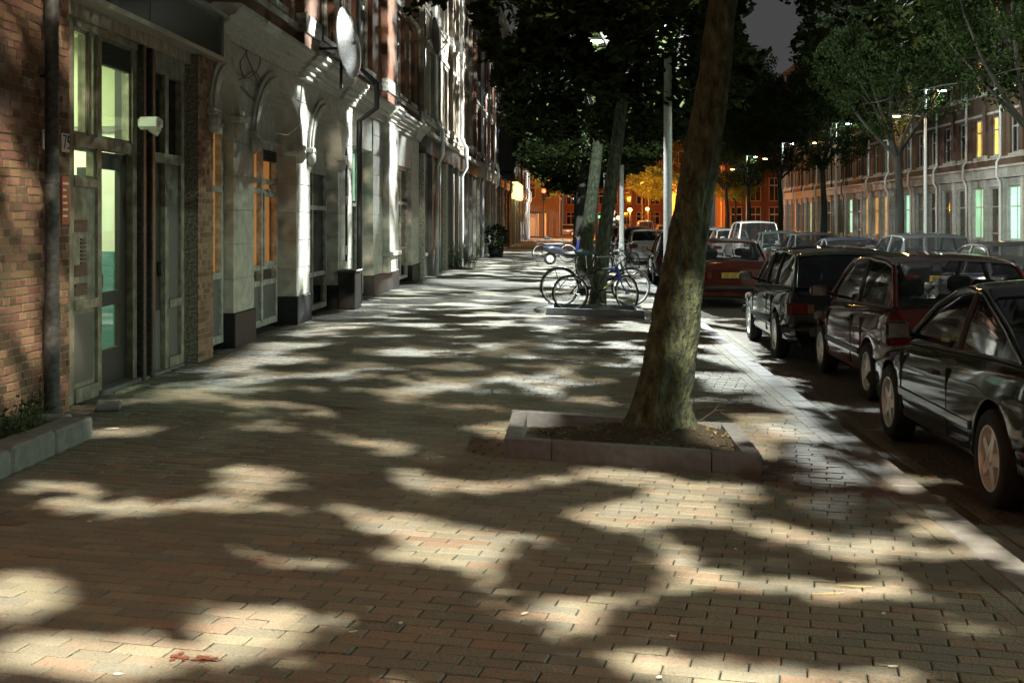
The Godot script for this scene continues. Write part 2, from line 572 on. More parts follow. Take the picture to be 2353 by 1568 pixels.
# ---------------------------------------------------------------- ground
func brick_mesh(m: Mb, t: Transform3D, l: float, w: float) -> void:
	var a := l / 2
	var b := w / 2
	var e := 0.005
	var k := [Vector3(-a, 0, -b), Vector3(a, 0, -b), Vector3(a, 0, b), Vector3(-a, 0, b)]
	var top := []
	var mid := []
	var low := []
	for q in k:
		top.append(t * Vector3(q.x - signf(q.x) * e, 0, q.z - signf(q.z) * e))
		mid.append(t * Vector3(q.x, -0.004, q.z))
		low.append(t * Vector3(q.x, -0.03, q.z))
	m.quad(top[3], top[2], top[1], top[0])
	for j in 4:
		var n := (j + 1) % 4
		m.quad(mid[n], mid[j], top[j], top[n])
		m.quad(low[n], low[j], mid[j], mid[n])

func brick_tone() -> Color:
	var h := rng.randf()
	var c: Color
	if h < 0.34: c = Color(0.218, 0.216, 0.19)
	elif h < 0.6: c = Color(0.235, 0.208, 0.178)
	elif h < 0.78: c = Color(0.196, 0.2, 0.19)
	elif h < 0.92: c = Color(0.24, 0.234, 0.195)
	else: c = Color(0.24, 0.188, 0.155)
	return Color(c.r * 0.93, c.g, c.b * 1.06) * rng.randf_range(0.78, 1.12)

func build_ground() -> void:
	var s := Mb.new()
	# bed of the pavement, a sheet just below the bricks; beyond 34 m the bricks cannot be told apart
	s.quad(Vector3(-4.6, gy(-4.6) - 0.014, 40), Vector3(KERB - 0.2, gy(2) - 0.014, 40), Vector3(KERB - 0.2, gy(2) - 0.014, -34), Vector3(-4.6, gy(-4.6) - 0.014, -34))
	var walk := setting("sidewalk", s, M.joint_sand)
	s = Mb.new()
	s.quad(Vector3(-4.6, gy(-4.6) - 0.003, -34), Vector3(KERB - 0.2, gy(2) - 0.003, -34), Vector3(KERB - 0.2, gy(2) - 0.003, -131), Vector3(-4.6, gy(-4.6) - 0.003, -131))
	setting("sidewalk_beyond", s, M.far_paving)
	# bricks, laid in courses that run a little askew
	var ang := deg_to_rad(-10.0)
	var roll := Basis(Vector3(0, 0, 1), -CROSS)
	var base := roll * Basis(Vector3.UP, ang)
	var variants := []
	for k in 14:
		var m := Mb.new()
		m.col = brick_tone()
		brick_mesh(m, Transform3D.IDENTITY, 0.203 - 0.0015 * (k % 3), 0.0978)
		variants.append(m.mesh())
	var rest := Mb.new()
	var list := []
	for j in range(-5, 330):
		var shift := 0.105 * (j % 2) + rng.randf_range(-0.018, 0.018)
		for i in range(-40, 42):
			var local := Vector3(i * 0.2085 + shift, 0, -4.2 - j * 0.1035)
			var p := Basis(Vector3.UP, ang) * (local - Vector3(0, 0, -4.2)) + Vector3(0, 0, -4.2)
			if p.x < -4.15 or p.x > KERB - 0.31 or p.z < -34.0 or p.z > -4.1: continue
			var sx := p.x / -p.z
			if sx < -0.46 or sx > 0.4: continue
			if in_planter(p): continue
			p.y = gy(p.x) + rng.randf_range(-0.0035, 0.0015)
			list.append([p.z, p])
	list.sort_custom(func(a, b): return a[0] > b[0])
	var singles := 0
	for q in list:
		var p: Vector3 = q[1]
		var tilt := Basis.from_euler(Vector3(rng.randf_range(-0.012, 0.012), rng.randf_range(-0.012, 0.012), rng.randf_range(-0.012, 0.012)))
		var t := Transform3D(base * tilt, p)
		var px := (p.x / -p.z + tan(yaw)) * F      # inside the frame only
		var inside := absf(p.x * cos(yaw) - p.z * sin(yaw)) < 0.385 * -p.z and p.z < -4.62
		if singles < 290 and inside:
			var o := part("paving_brick", variants[rng.randi() % variants.size()], M.paving, walk)
			o.transform = t
			singles += 1
		else:
			rest.col = brick_tone()
			brick_mesh(rest, t, rng.randf_range(0.2, 0.204), 0.098)
	part("paving_bricks_beyond", rest, M.paving, walk, "stuff")
	# kerb: long concrete stones, with a course of bricks on its inner side
	var kerb := Node3D.new()
	kerb.name = "kerb"
	kerb.set_meta("kind", "structure")
	add_child(kerb)
	var stone := Mb.new()
	stone.bbox(Vector3(-0.1, -0.2, -0.497), Vector3(0.1, 0, 0.497), 0.012)
	var sm := stone.mesh()
	for k in 60:
		var o := part("kerb_stone", sm, M.kerb_stone, kerb)
		o.position = Vector3(KERB - 0.1, gy(KERB) + 0.004, 1.0 - k)
		o.rotation.z = -CROSS
	s = Mb.new()
	s.box(Vector3(KERB - 0.2, -0.3, -58.5), Vector3(KERB, gy(KERB) + 0.003, -131))
	part("kerb_beyond", s, M.kerb_stone, kerb, "stuff")
	var edge := Mb.new()
	for k in 200:
		edge.col = brick_tone()
		for c in 2:
			brick_mesh(edge, Transform3D(roll * Basis(Vector3.UP, PI / 2 + rng.randf_range(-0.01, 0.01)), Vector3(KERB - 0.253 - 0.104 * c, gy(KERB - 0.25) + 0.004 + rng.randf_range(-0.002, 0.001), -3.9 - k * 0.2075 - 0.1 * c)), 0.203, 0.0985)
	part("border_bricks", edge, M.paving, walk, "stuff")
	# road and the far pavement
	s = Mb.new()
	s.quad(Vector3(KERB - 0.1, ROAD, 60), Vector3(16.7, ROAD, 60), Vector3(16.7, ROAD, -260), Vector3(KERB - 0.1, ROAD, -260))
	setting("road", s, M.road_brick)
	s = Mb.new()
	s.box(Vector3(16.5, -0.3, 60), Vector3(16.72, -0.04, -131))
	setting("kerb_across", s, M.kerb_stone)
	s = Mb.new()
	s.quad(Vector3(16.7, -0.04, 60), Vector3(22.5, 0.02, 60), Vector3(22.5, 0.02, -131), Vector3(16.7, -0.04, -131))
	setting("pavement_across", s, M.far_paving)
	s = Mb.new()
	s.quad(Vector3(-160, -0.19, 200), Vector3(200, -0.19, 200), Vector3(200, -0.19, -420), Vector3(-160, -0.19, -420))
	setting("ground", s, M.road_brick)
	# gutter bricks seen between the parked cars
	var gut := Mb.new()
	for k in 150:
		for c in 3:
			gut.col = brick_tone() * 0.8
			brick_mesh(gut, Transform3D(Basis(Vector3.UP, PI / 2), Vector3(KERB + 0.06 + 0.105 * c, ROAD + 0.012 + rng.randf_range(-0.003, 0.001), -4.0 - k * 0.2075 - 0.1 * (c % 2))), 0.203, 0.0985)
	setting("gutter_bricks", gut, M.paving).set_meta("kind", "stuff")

func in_planter(p: Vector3) -> bool:
	for q in [[-0.4, 1.17, -9.12], [-0.36, 1.19, -23.2]]:
		if p.x > q[0] and p.x < q[1]:
			var near: float = q[2] + (p.x + 0.44) * 0.22
			if p.z < near - 0.02 and p.z > near - 1.3: return true
	return false

# ---------------------------------------------------------------- lamps
func lamp_post(at: Vector3, dir: float, label: String, group: String, white := LAMP_WHITE, warm := LAMP_WARM, tint := Color(1.0, 0.96, 0.9)) -> void:
	# dir: side of the tall white head; the warm head hangs lower on the other side
	var t := thing("street_lamp", label, "street lamp", at, 0.0, group)
	var m := Mb.new()
	m.lathe([Vector2(0.1, 0), Vector2(0.098, 0.9), Vector2(0.082, 1.0), Vector2(0.078, 3.0), Vector2(0.062, 7.9), Vector2(0.058, 8.1), Vector2(0.0, 8.13)], Transform3D.IDENTITY, 18)
	part("pole", m, M.pole, t)
	m = Mb.new()
	m.bbox(Vector3(-0.035, 0.45, 0.096), Vector3(0.035, 0.8, 0.104), 0.003)
	part("service_door", m, M.lamp_shell, t)
	m = Mb.new()
	m.tube([Vector3(0, 8.03, 0), Vector3(dir * 0.5, 8.07, 0)], 0.028, 8)
	part("arm", m, M.pole, t)
	m = Mb.new()
	m.ball(Vector3(dir * 0.8, 8.05, 0), Vector3(0.4, 0.075, 0.15), 16, 8)
	part("lamp_head", m, M.lamp_shell, t)
	m = Mb.new()
	m.ball(Vector3(dir * 0.8, 7.99, 0), Vector3(0.22, 0.045, 0.11), 14, 8)
	part("lamp_lens", m, M.lamp_white, t)
	m = Mb.new()
	m.tube([Vector3(0, 6.72, 0), Vector3(-dir * 1.05, 6.84, 0)], 0.026, 8)
	part("arm", m, M.pole, t)
	m = Mb.new()
	m.ball(Vector3(-dir * 1.35, 6.82, 0), Vector3(0.34, 0.07, 0.12), 16, 8)
	part("lamp_head", m, M.lamp_shell, t)
	m = Mb.new()
	m.ball(Vector3(-dir * 1.38, 6.76, 0), Vector3(0.19, 0.045, 0.1), 14, 8)
	part("lamp_lens", m, M.lamp_warm, t)
	if white > 0.0: lamp_light(t, Vector3(dir * 0.8, 7.9, 0), tint, white, 0.065)
	if warm > 0.0: lamp_light(t, Vector3(-dir * 1.38, 6.68, 0), Color(1.0, 0.72, 0.42), warm, 0.08)

const LAMP_WHITE := 430.0
const LAMP_WARM := 2.5

func lamp_light(t: Node3D, at: Vector3, c: Color, energy: float, size: float) -> void:
	var l := OmniLight3D.new()
	l.name = "lamp_glow"
	l.position = at
	l.light_color = c
	l.light_energy = energy
	l.light_size = size
	l.omni_range = 60.0
	l.omni_attenuation = 2.0
	l.shadow_enabled = true
	t.add_child(l, true)

func build_lamps() -> void:
	var words := ["standing just behind the kerb near the first planter", "rising behind the leaning mossy tree", "rising behind the bicycles and second tree", "beyond the parked scooter on the near pavement", "far down the near pavement among tree trunks", "last on the near pavement before the crossing"]
	for k in 6:
		lamp_post(Vector3(1.8, gy(1.8), -2.5 - 22.5 * k), -1.0, "grey steel street lamp with two heads " + words[k], "street lamps on the near pavement", LAMP_WHITE if k == 0 else LAMP_WHITE * 1.25, LAMP_WARM if k < 3 else 0.0, Color(1.0, 0.94, 0.82) if k == 0 else Color(0.97, 1.0, 0.97))
	words = ["opposite the green lit corner window", "in front of the grey stone house fronts", "among trees before the dark house fronts", "near the crossing, beside the brick corner house", "beyond the crossing, by the brick corner house"]
	words.append_array(["beside the middle row's black sedan", "level with the leaning mossy tree", "level with the first street lamp of the near pavement"])
	for i in 8:
		var k: int = i if i < 5 else 4 - i
		lamp_post(Vector3(17.15, -0.04, -66.0 - 22.0 * k), 1.0, "thin street lamp across the street " + words[i], "street lamps across the street", (10.0 if k >= 0 else 24.0 if k == -1 else 100.0) if k < 4 else 0.0, 4.0 if k < 2 else 0.0, Color(0.88, 1.0, 0.88))

# ---------------------------------------------------------------- trees
var sprays := []
var tree_z := [6.0, -9.65, -25.2, -42.0, -58.0, -75.0, -92.0, -109.0]
var near_trees := {}

func make_sprays() -> void:
	for k in 6:
		var m := Mb.new()
		var count: int = [11, 11, 26, 26, 5, 9][k]
		var r: float = [0.19, 0.19, 0.42, 0.42, 0.1, 0.16][k]
		var s: float = [0.075, 0.075, 0.085, 0.085, 0.066, 0.085][k]
		for j in count:
			var p := Vector3(rng.randf_range(-1, 1), rng.randf_range(-0.45, 0.45), rng.randf_range(-1, 1)).limit_length(1.0) * r
			var b := Basis.from_euler(Vector3(rng.randf_range(-0.9, 0.9), rng.randf() * TAU, rng.randf_range(-0.9, 0.9)))
			var l := s * rng.randf_range(0.75, 1.25)
			var w := l * 0.62
			m.tri(p + b * Vector3(0, 0, -l), p + b * Vector3(-w, 0.01, 0), p + b * Vector3(0, -0.012, 0.1 * l))
			m.tri(p + b * Vector3(0, 0, -l), p + b * Vector3(0, -0.012, 0.1 * l), p + b * Vector3(w, 0.01, 0))
			m.tri(p + b * Vector3(-w, 0.01, 0), p + b * Vector3(0, 0, l), p + b * Vector3(0, -0.012, 0.1 * l))
			m.tri(p + b * Vector3(0, -0.012, 0.1 * l), p + b * Vector3(0, 0, l), p + b * Vector3(w, 0.01, 0))
		if k == 2 or k == 3:
			m.tube([Vector3(-r, 0, 0), Vector3(0, 0.03, 0.05), Vector3(r, 0, -0.03)], 0.006, 3, false)
		sprays.append(m.mesh())

func crown(t: Node3D, centre: Vector3, rad: Vector3, count: int, which: int, material: Material, size := 1.0, shade := true) -> void:
	var where := []
	var tries := 0
	var fn := FastNoiseLite.new()
	fn.seed = int(t.position.z * 7.0) + 300
	fn.frequency = 0.3
	while where.size() < count and tries < count * 6:
		tries += 1
		var d := Vector3(rng.randf_range(-1, 1), rng.randf_range(-1, 1), rng.randf_range(-1, 1))
		var len := d.length()
		if len > 1.0: continue
		var p := centre + d * rad
		var lump := fn.get_noise_3dv(p * 1.6)
		if len + lump * 0.9 > 1.02: continue
		if lump < -0.22 and rng.randf() < 0.75: continue
		if shade and not leaf_shades(t.position + p) or keeps_open(t.position + p): continue
		where.append(Transform3D(Basis.from_euler(Vector3(rng.randf_range(-0.5, 0.5), rng.randf() * TAU, rng.randf_range(-0.5, 0.5))).scaled(Vector3.ONE * size * rng.randf_range(0.75, 1.25)), p))
	var mm := MultiMesh.new()
	mm.transform_format = MultiMesh.TRANSFORM_3D
	mm.mesh = sprays[which]
	mm.instance_count = where.size()
	for k in where.size():
		mm.set_instance_transform(k, where[k])
	var o := MultiMeshInstance3D.new()
	o.name = "crown"
	o.multimesh = mm
	o.material_override = material
	o.set_meta("kind", "stuff")
	t.add_child(o, true)

func limb(m: Mb, a: Vector3, b: Vector3, r0: float, r1: float, bend := 0.3) -> void:
	var p := []
	var r := []
	var side := Vector3(rng.randf_range(-1, 1), rng.randf_range(-0.3, 0.6), rng.randf_range(-1, 1)) * bend
	for k in 7:
		var s := k / 6.0
		p.append(a.lerp(b, s) + side * sin(s * PI) + Vector3(rng.randf_range(-1, 1), 0, rng.randf_range(-1, 1)) * 0.04 * bend)
		r.append(lerpf(r0, r1, s))
	m.tube(p, r, 6)

func limbs(t: Node3D, top: Vector3, centre: Vector3, rad: Vector3, r: float, count: int) -> void:
	for k in count:
		var m := Mb.new()
		var a := TAU * k / count + rng.randf_range(-0.3, 0.3)
		var tip := centre + Vector3(cos(a) * rad.x * 0.75, rng.randf_range(-0.2, 0.6) * rad.y, sin(a) * rad.z * 0.75)
		limb(m, top, tip, r * 0.6, 0.02, 0.5)
		var mid := top.lerp(tip, 0.5)
		for j in 3:
			var q := mid + Vector3(rng.randf_range(-1, 1) * rad.x, rng.randf_range(-0.2, 0.6) * rad.y, rng.randf_range(-1, 1) * rad.z) * 0.45
			limb(m, mid, q, r * 0.22, 0.012, 0.25)
		part("limb", m, M.far_bark, t)

func shade_trunk() -> void:     # leaf sprays added to keep the lamps off the upper trunk
	for l in [lamp_spots[0], lamp_spots[1], Vector3(17.95, 7.9, -22.0), Vector3(17.95, 7.9, 0.0), Vector3(17.95, 7.9, -44.0), Vector3(3.2, 6.7, -2.5)]:
		for k in 800:
			var y := rng.randf_range(1.75, 3.9)
			var p: Vector3 = l.lerp(Vector3(0.62 + 0.16 * y + rng.randf_range(-0.3, 0.3), y, -9.65), rng.randf_range(0.5, 0.93))
			if p.y < 3.5 or Vector2(p.x - 0.9, p.z + 9.65).length() > 6.0: continue
			shade_sprays[1].append(Transform3D(Basis.IDENTITY, p))

func build_trees() -> void:
	make_sprays()
	# the leaning tree in the first planter
	var z1 := -9.65
	var t := thing("tree", "leaning mossy tree with a thick trunk growing from the concrete planter", "tree", Vector3(0.62, 0, z1), 0.0, "trees on the near pavement")
	var rows := []
	var prof := [[1508, 1010, 0.28], [1507, 985, 0.245], [1511, 962, 0.222], [1517, 935, 0.205], [1527, 880, 0.188], [1541, 800, 0.176], [1555, 700, 0.164], [1573, 600, 0.152], [1590, 500, 0.139], [1609, 400, 0.128], [1624, 300, 0.118], [1637, 200, 0.112], [1649, 100, 0.106], [1661, 0, 0.102], [1675, -120, 0.098], [1687, -260, 0.092]]
	var fn := FastNoiseLite.new()
	fn.seed = 5
	fn.frequency = 1.0
	var steps := 130
	for k in steps + 1:
		var s := float(k) / steps * (prof.size() - 1)
		var i := mini(int(s), prof.size() - 2)
		var f := s - i
		var px: float = lerpf(prof[i][0], prof[i + 1][0], f)
		var py: float = lerpf(prof[i][1], prof[i + 1][1], f)
		var r: float = lerpf(prof[i][2], prof[i + 1][2], f)
		var c := deep(px, py, z1) - t.position
		var row := []
		for j in 56:
			var a := TAU * j / 56.0
			var d := Vector3(cos(a), 0, sin(a))
			var wob := 0.035 * fn.get_noise_3d(d.x * 1.1, c.y * 0.9, d.z * 1.1) + 0.02 * fn.get_noise_3d(d.x * 6.0, c.y * 1.6, d.z * 6.0) + 0.016 * fn.get_noise_3d(d.x * 15.0, c.y * 5.0, d.z * 15.0)
			var flare := 0.12 * pow(maxf(0, 1.0 - c.y / 0.4), 1.6) * (0.45 + 0.55 * sin(a * 5.0 + 1.0))
			row.append(c + d * (r + wob + flare))
		rows.append(row)
	var m := Mb.new()
	for row in rows:
		row.reverse()
	m.grid(rows, true)
	part("trunk", m, M.bark, t)
	var top := deep(1690, -260, z1) - t.position
	limbs(t, top, Vector3(0, 7.0, 0.6), Vector3(4.3, 2.6, 7.0), 0.19, 7)
	near_trees[1] = t
	crown(t, Vector3(0.2, 7.6, 0.2), Vector3(4.6, 3.4, 6.5), 2200, 0, M.leaf0, 1.2)
	# its neighbour behind the camera
	t = thing("tree", "tree of the near pavement standing next behind the leaning mossy one", "tree", Vector3(0.6, 0, 6.0), 0.0, "trees on the near pavement")
	m = Mb.new()
	m.tube([Vector3(0, -0.1, 0), Vector3(0.03, 1.5, 0), Vector3(0.1, 4.0, 0.1)], [0.24, 0.17, 0.13], 14)
	part("trunk", m, M.bark, t)
	limbs(t, Vector3(0.1, 3.9, 0.1), Vector3(0, 7.0, 0), Vector3(4.3, 2.6, 6.5), 0.18, 6)
	near_trees[0] = t
	crown(t, Vector3(0, 7.4, -0.6), Vector3(4.5, 3.2, 6.4), 1500, 0, M.leaf1, 1.3)
	# the rest of the row
	var rest := [[-25.2, 0.5, 0.13, 0.55, "slim tree in the second planter, bicycles leaning on it"], [-42.0, 0.42, 0.2, 0.5, "tree with a pale patched trunk behind the bicycles"], [-58.0, 0.36, 0.19, 0.2, "straight dark tree beside the parked scooter"], [-75.0, 0.4, 0.18, 0.1, "dark tree beyond the parked scooter"], [-92.0, 0.4, 0.18, 0.1, "dark tree far along the near pavement"], [-109.0, 0.4, 0.18, 0.1, "last dark tree of the near pavement before the crossing"]]
	for k in rest.size():
		var q: Array = rest[k]
		t = thing("tree", q[4], "tree", Vector3(q[1], gy(q[1]), q[0]), 0.0, "trees on the near pavement")
		m = Mb.new()
		m.tube([Vector3(0, -0.1, 0), Vector3(0.02, 0.3, 0), Vector3(q[3] * 0.3, 1.6, 0), Vector3(q[3] * 0.7, 3.2, 0), Vector3(q[3], 4.6, 0.1)], [q[2] * 1.5, q[2] * 1.15, q[2], q[2] * 0.9, q[2] * 0.75], 14)
		part("trunk", m, M.bark if k < 2 else M.far_bark, t)
		limbs(t, Vector3(q[3] * 0.95, 4.4, 0.1), Vector3(0.2, 7.6, 0), Vector3(4.0, 3.2, 5.0), 0.16, 6)
		near_trees[k + 2] = t
		if k < 2: crown(t, Vector3(0.2, 7.9, 0), Vector3(4.4, 3.6, 7.4), 1600, 2, M["leaf%d" % (k % 3)], 0.8)
		else: crown(t, Vector3(0.2, 7.4, 0), Vector3(4.4, 3.9, 7.4), 1500, 2, M["leaf%d" % (k % 3)], 1.3, false)
	hang_sprays(0, 10500, -3.2, -13.0, false)
	hang_sprays(0, 4000, -13.0, -26.0, false)
	hang_sprays(1, 15000, -12.0, -45.0, false)
	hang_sprays(1, 4500, -2.0, -12.0, false, true)
	hang_sprays(2, 9000, -36.0, -66.0, false)
	hang_sprays(0, 190, -7.0, -11.5, true)
	hang_sprays(0, 1900, -11.5, -22.0, true)
	hang_sprays(1, 7500, -10.0, -52.0, true)
	hang_sprays(2, 6500, -34.0, -62.0, true)
	hang_sprays(3, 4500, -48.0, -86.0, true)
	shade_trunk()
	for k in shade_sprays:
		var lv := PackedVector3Array()
		var ln := PackedVector3Array()
		var li := PackedInt32Array()
		for w in shade_sprays[k]:
			for j in (5 if k < 2 else 6):
				var p: Vector3 = w.origin - near_trees[k].position + Vector3(rng.randf_range(-1, 1), rng.randf_range(-0.5, 0.5), rng.randf_range(-1, 1)) * (0.085 if k < 2 else 0.11)
				var bs := Basis.from_euler(Vector3(rng.randf_range(-0.9, 0.9), rng.randf() * TAU, rng.randf_range(-0.9, 0.9)))
				var s := (0.066 if k < 2 else 0.078) * rng.randf_range(0.75, 1.25)
				var at := lv.size()
				lv.append_array(PackedVector3Array([p - bs.z * s, p - bs.x * s * 0.62, p + bs.z * s, p + bs.x * s * 0.62]))
				ln.append_array(PackedVector3Array([bs.y, bs.y, bs.y, bs.y]))
				li.append_array(PackedInt32Array([at, at + 2, at + 1, at, at + 3, at + 2]))
		var arr := []
		arr.resize(Mesh.ARRAY_MAX)
		arr[Mesh.ARRAY_VERTEX] = lv
		arr[Mesh.ARRAY_NORMAL] = ln
		arr[Mesh.ARRAY_INDEX] = li
		var lm := ArrayMesh.new()
		lm.add_surface_from_arrays(Mesh.PRIMITIVE_TRIANGLES, arr)
		part("shade_foliage", lm, M.leaf1, near_trees[k], "stuff")  # leaves added along the lamp rays to shape the shade
	# row across the street
	var words := ["dark tree across the street in front of the mint lit window", "tree with a pale trunk foot across the street", "slim dark tree across the street by the lit doorway", "dark tree across the street before grey house fronts", "dark tree across the street near the corner house", "slim tree beside the brick corner house", "tree across the street past the corner house"]
	var zs := [-47.5, -66.0, -86.0, -103.0, -122.0, -138.0, -160.0]
	for k in zs.size():
		t = thing("tree", words[k], "tree", Vector3(16.0 - 0.1 * (k % 2), -0.05, zs[k]), 0.0, "trees across the street")
		m = Mb.new()
		m.tube([Vector3(0, -0.2, 0), Vector3(0, 0.4, 0), Vector3(0.05, 2.5, 0), Vector3(-0.1, 5.0, 0)], [0.32, 0.24, 0.2, 0.15], 12)
		part("trunk", m, M.far_bark, t)
		limbs(t, Vector3(-0.1, 4.8, 0), Vector3(0, 9.0, 0), Vector3(4.0, 3.5, 5.0), 0.17, 8)
		crown(t, Vector3(0, 10.2 if k < 2 else 9.6, 0), Vector3(4.3, 4.6, 7.2), [750, 850, 900, 1000, 1000, 800, 800][k], 3, M.leaf0, 1.15, false)
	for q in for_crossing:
		crown(q[0], q[1], q[2], 420, 3, M.leaf_lamplit, 1.2, false)

# ---------------------------------------------------------------- parts of houses
func wpart(called: String, m, material: Material, parent: Node3D, kind := "") -> MeshInstance3D:   # a part given in street coordinates
	var o := part(called, m, material, parent, kind)
	o.position = -parent.position
	return o

func facade_t(x: float, side := 1.0) -> Transform3D:    # local x runs along the house front, local z points to the street
	return Transform3D(Basis(Vector3(0, 0, -side), Vector3.UP, Vector3(side, 0, 0)), Vector3(x, 0, 0))

func bar(m: Mb, x0: float, x1: float, z0: float, z1: float, y0: float, y1: float) -> void:
	m.box(Vector3(x0, y0, z0), Vector3(x1, y1, z1))

func wall_bricks(parent: Node3D, x: float, z0: float, z1: float, y0: float, y1: float, tone: Color, singles: int) -> void:
	# z0 is the near end; bricks in alternate rows of stretchers and headers, raised from the mortar
	var m := Mb.new()
	bar(m, x - 0.3, x - 0.007, z0, z1, y0, y1)
	wpart("wall", m, M.mortar, parent)
	var shapes := {}
	var rest := Mb.new()
	var made := 0
	var row := 0
	var y := y0 + 0.006
	while y < y1 - 0.05:
		var z := z0
		var head := row % 2 == 1
		var first := true
		while z > z1 + 0.03:
			var l := 0.1 if head else 0.21
			if first and row % 4 == 2: l = 0.105
			if first and row % 4 == 1: l = 0.052
			first = false
			l = minf(l, z - z1)
			var v := rng.randi() % 6
			var key := "%.3f_%d" % [l, v]
			var c: Color = tone * [0.7, 0.85, 1.0, 1.12, 0.95, 0.55][v]
			c.g *= [1.0, 0.92, 1.0, 1.08, 1.15, 1.1][v]
			var p := Vector3(x + rng.randf_range(-0.003, 0.003), y, z)
			if made < singles:
				if not shapes.has(key):
					var s := Mb.new()
					s.col = c
					s.bbox(Vector3(-0.02, 0, 0), Vector3(0, 0.0515, -l), 0.003)
					shapes[key] = s.mesh()
				var o := wpart("brick", shapes[key], M.wall_brick, parent)
				o.position += p
				made += 1
			else:
				rest.col = c
				rest.box(p + Vector3(-0.02, 0, 0), p + Vector3(0, 0.0515, -l))
			z -= l + 0.0105
		y += 0.0622
		row += 1
	if rest.v.size(): wpart("bricks_above", rest, M.wall_brick, parent, "stuff")

func wall_holes(x: float, side: float, z0: float, z1: float, y0: float, y1: float, holes: Array, depth: float) -> Mb:
	# plane wall with rectangular openings [z near, z far, y low, y high] and their reveals
	var m := Mb.new()
	var zs := [z0, z1]
	var ys := [y0, y1]
	for h in holes:
		zs.append_array([h[0], h[1]])
		ys.append_array([h[2], h[3]])
	zs.sort()
	ys.sort()
	for a in zs.size() - 1:
		if zs[a + 1] - zs[a] < 0.001: continue
		var start := -1
		for b in ys.size():
			var solid: bool = b < ys.size() - 1 and ys[b + 1] - ys[b] > 0.0005
			if b < ys.size() - 1 and not solid: continue
			if solid:
				var zm: float = (zs[a] + zs[a + 1]) / 2
				var ym: float = (ys[b] + ys[b + 1]) / 2
				for h in holes:
					if zm < h[0] and zm > h[1] and ym > h[2] and ym < h[3]: solid = false
			if solid and start < 0: start = b
			if not solid and start >= 0:
				var p := [Vector3(x, ys[start], zs[a]), Vector3(x, ys[start], zs[a + 1]), Vector3(x, ys[b], zs[a + 1]), Vector3(x, ys[b], zs[a])]
				if side > 0: m.quad(p[1], p[0], p[3], p[2])
				else: m.quad(p[0], p[1], p[2], p[3])
				start = -1
	for h in holes:
		var xi := x - side * depth
		bar_face(m, Vector3(x, h[2], h[0]), Vector3(xi, h[2], h[0]), Vector3(xi, h[3], h[0]), Vector3(x, h[3], h[0]))
		bar_face(m, Vector3(x, h[2], h[1]), Vector3(xi, h[2], h[1]), Vector3(xi, h[3], h[1]), Vector3(x, h[3], h[1]))
		bar_face(m, Vector3(x, h[2], h[0]), Vector3(xi, h[2], h[0]), Vector3(xi, h[2], h[1]), Vector3(x, h[2], h[1]))
		bar_face(m, Vector3(x, h[3], h[0]), Vector3(xi, h[3], h[0]), Vector3(xi, h[3], h[1]), Vector3(x, h[3], h[1]))
	return m

func bar_face(m: Mb, a: Vector3, b: Vector3, c: Vector3, d: Vector3) -> void:
	m.quad(a, b, c, d)

func window(parent: Node3D, x: float, side: float, z0: float, z1: float, y0: float, y1: float, frame: Material, pane: Material, mull := 1, trans := [0.68], sill := true, fw := 0.07) -> Node3D:
	# x: the plane of the frame's face; z0 near, z1 far
	var m := Mb.new()
	var xb := x - side * 0.07
	bar(m, xb, x, z0, z0 - fw, y0, y1)
	bar(m, xb, x, z1 + fw, z1, y0, y1)
	bar(m, xb, x, z0 - fw, z1 + fw, y1 - fw, y1)
	bar(m, xb, x, z0 - fw, z1 + fw, y0, y0 + fw)
	for k in mull:
		var zc := lerpf(z0, z1, (k + 1.0) / (mull + 1.0))
		bar(m, xb, x - side * 0.004, zc + 0.025, zc - 0.025, y0 + fw, y1 - fw)
	for f in trans:
		var yc := lerpf(y0, y1, f)
		bar(m, xb, x - side * 0.007, z0 - fw, z1 + fw, yc - 0.035, yc + 0.035)
	var o := wpart("window", m, frame, parent)
	m = Mb.new()
	var xp := x - side * 0.045
	var a := [Vector3(xp, y0 + 0.02, z0 - 0.02), Vector3(xp, y0 + 0.02, z1 + 0.02), Vector3(xp, y1 - 0.02, z1 + 0.02), Vector3(xp, y1 - 0.02, z0 - 0.02)]
	if side > 0: m.quad(a[0], a[1], a[2], a[3])
	else: m.quad(a[1], a[0], a[3], a[2])
	part("pane", m, pane, o)
	if sill:
		m = Mb.new()
		bar(m, x - side * 0.05, x + side * 0.17, z0 + 0.06, z1 - 0.06, y0 - 0.09, y0 - 0.002)
		part("sill", m, M.stone_band, o)
	return o

func curtain(o: Node3D, x: float, z0: float, z1: float, y0: float, y1: float, material: Material) -> void:
	var m := Mb.new()
	var rows := []
	for y in [y0, y1]:
		var row := []
		for k in 25:
			var z := lerpf(z0, z1, k / 24.0)
			row.append(Vector3(x + 0.018 * sin(k * 1.9), y, z))
		rows.append(row)
	m.grid(rows)
	part("lit_window_curtain", m, material, o)

